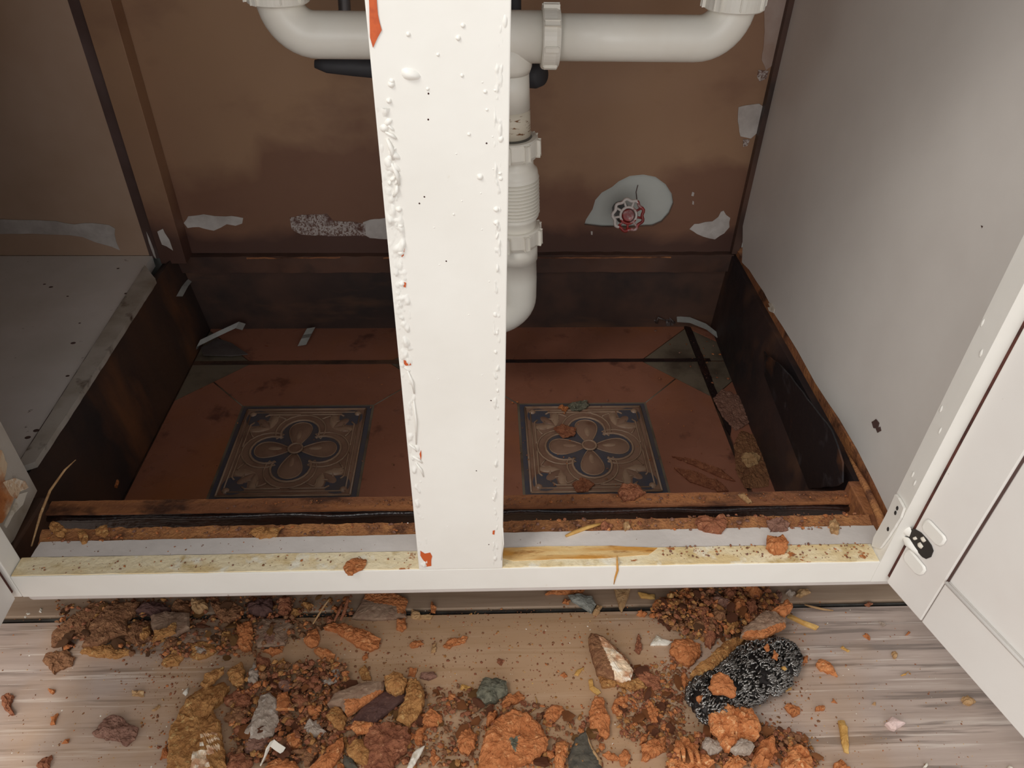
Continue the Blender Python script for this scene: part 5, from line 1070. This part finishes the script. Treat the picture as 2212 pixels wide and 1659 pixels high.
regions = [
  ([(120, 1300), (760, 1290), (760, 1330), (560, 1420), (300, 1420), (130, 1400)], 46, ('brown', 'ochre', 'brown', 'rust'), 'small crumb in the heap under the left half of the rail', 'crumbs in the left heap', .012),
  ([(560, 1440), (740, 1430), (760, 1480), (720, 1640), (500, 1659), (500, 1500)], 60, ('rust', 'orange', 'brown', 'rust'), 'small crumb among the lumps at the bottom left', 'crumbs among the bottom left lumps', .010),
  ([(760, 1500), (1000, 1480), (1300, 1560), (1300, 1659), (700, 1659)], 34, ('orange', 'rust', 'ochre'), 'small crumb between the lumps at the bottom centre', 'crumbs at the bottom centre', .006),
  ([(1440, 1290), (1650, 1270), (1690, 1320), (1600, 1380), (1480, 1380), (1400, 1330)], 64, ('rust', 'orange', 'brown', 'rust'), 'small crumb in the heap under the right half of the rail', 'crumbs in the right heap', .014),
  ([(1330, 1450), (1480, 1420), (1480, 1600), (1340, 1600)], 30, ('orange', 'rust'), 'small crumb left of the wire scourer', 'crumbs left of the scourer', .004),
  ([(1620, 1560), (1740, 1600), (1770, 1659), (1440, 1659), (1440, 1610)], 46, ('orange', 'orange_hi', 'rust'), 'small crumb in the pile at the bottom right', 'crumbs in the bottom right pile', .012),
]
for poly, n_, ms, lb, gr, zh in regions:
    xs = [p[0] for p in poly]; ys = [p[1] for p in poly]; k = 0
    while k < n_:
        x, y = rc.uniform(min(xs), max(xs)), rc.uniform(min(ys), max(ys))
        if not inpoly(x, y, poly): continue
        k += 1; s = rc.uniform(.0022, .0062); p = at(x, y, 2, ZF + .002)
        mname = rc.choice(ms); o = bpy.data.objects.new('chipboard_crumb', rc.choice(protos[mname])); COL.objects.link(o)
        o.location = (p.x, p.y, ZF + rc.uniform(0, zh) * rc.random()); o.scale = (s, s * rc.uniform(.6, 1.1), s * rc.uniform(.8, 1.3)); o.rotation_euler = (rc.uniform(-.5, .5), rc.uniform(-.5, .5), rc.uniform(0, 6.28))
        tag(o, lb.replace('small', 'small ' + CN[mname], 1), 'chipboard crumb', gr)

def grains(name, spec, m_list, label, hmax=None):
    bm = bmesh.new(); rg = random.Random(len(name) + 5)
    for poly, n_, s0, s1, zf, zr in spec:
        xs = [p[0] for p in poly]; ys = [p[1] for p in poly]; k = 0; tries = 0
        while k < n_ and tries < n_ * 20:
            tries += 1; x, y = rg.uniform(min(xs), max(xs)), rg.uniform(min(ys), max(ys))
            if not inpoly(x, y, poly): continue
            k += 1; p = at(x, y, 2, zf); s = s0 + (s1 - s0) * rg.random() ** 2.5; a = rg.uniform(0, 6.28); mi = rg.randrange(len(m_list)); el = rg.uniform(.4, 1.3)
            p.z = zf + rg.random() * zr
            vs = []
            for j in range(5):
                aa = a + j * 1.257; rr_ = s * rg.uniform(.6, 1.1)
                dx, dy = math.cos(aa) * rr_, math.sin(aa) * rr_ * el
                vs.append(bm.verts.new(p + V((dx * math.cos(a) - dy * math.sin(a), dx * math.sin(a) + dy * math.cos(a), 0))))
            t = bm.verts.new(p + V((0, 0, s * rg.uniform(.4, .9))))
            for j in range(5):
                f = bm.faces.new([vs[j], vs[(j + 1) % 5], t]); f.material_index = mi
    return tag(obj(name, bm, m_list), label, 'debris', kind='stuff')
LH, LB, RH, RB = regions[0][0], regions[1][0], regions[3][0], regions[5][0]
FLOOR = [(40, 1300), (1900, 1270), (2160, 1659), (0, 1659), (0, 1400)]
MID = [(200, 1300), (1740, 1280), (1780, 1659), (350, 1659), (240, 1450)]
grains('chipboard_dust', [(LH, 1700, .0006, .0042, ZF, .006), (LB, 2300, .0006, .0046, ZF, .008), (regions[2][0], 1900, .0005, .0040, ZF, .004), (RH, 2400, .0006, .0046, ZF, .012), (regions[4][0], 1300, .0005, .0036, ZF, .002), (RB, 1900, .0006, .0044, ZF, .009), (MID, 4200, .0003, .0018, ZF, 0), (FLOOR, 1300, .0003, .0012, ZF, 0)],
       ['rust', 'orange', 'brown', 'rust', 'brown', 'ochre'], 'fine rusty orange chipboard crumbs strewn over the floor')
grains('pale_grit', [(FLOOR, 520, .0003, .0010, ZF, 0), (MID, 420, .0003, .0010, ZF, 0)], ['bone', 'straw', 'tan'], 'fine pale grit scattered over the floor')
LED = [(100, 1145), (900, 1130), (900, 1150), (100, 1175)]; LED2 = [(1090, 1126), (1860, 1110), (1860, 1145), (1090, 1148)]
grains('ledge_crumbs', [(LED, 260, .0005, .0022, -.001, .0015), (LED2, 420, .0005, .0026, -.001, .003), ([(480, 1085), (900, 1078), (900, 1092), (480, 1100)], 130, .0005, .0018, -.019, .0015), ([(1090, 1075), (1840, 1062), (1840, 1082), (1090, 1092)], 300, .0005, .002, -.019, .002),
                        ([(60, 1215), (900, 1192), (900, 1216), (50, 1240)], 120, .0004, .0014, .0006, 0), ([(1430, 1180), (1880, 1170), (1880, 1205), (1430, 1208)], 220, .0004, .0016, .0006, 0), ([(110, 1180), (880, 1160), (880, 1185), (90, 1205)], 40, .0004, .0013, .0, 0),
                        ([(450, 800), (870, 800), (870, 1060), (330, 1060)], 90, .0005, .002, ZT + .003, 0), ([(1100, 800), (1560, 800), (1640, 1050), (1100, 1055)], 160, .0005, .0024, ZT + .003, 0), ([(1400, 700), (1560, 740), (1600, 880), (1500, 800)], 60, .0006, .003, ZT + .001, 0)],
       ['rust', 'orange', 'brown', 'dusky'], 'fine crumbs of rotten chipboard on the rail, ledges and inner tiles')
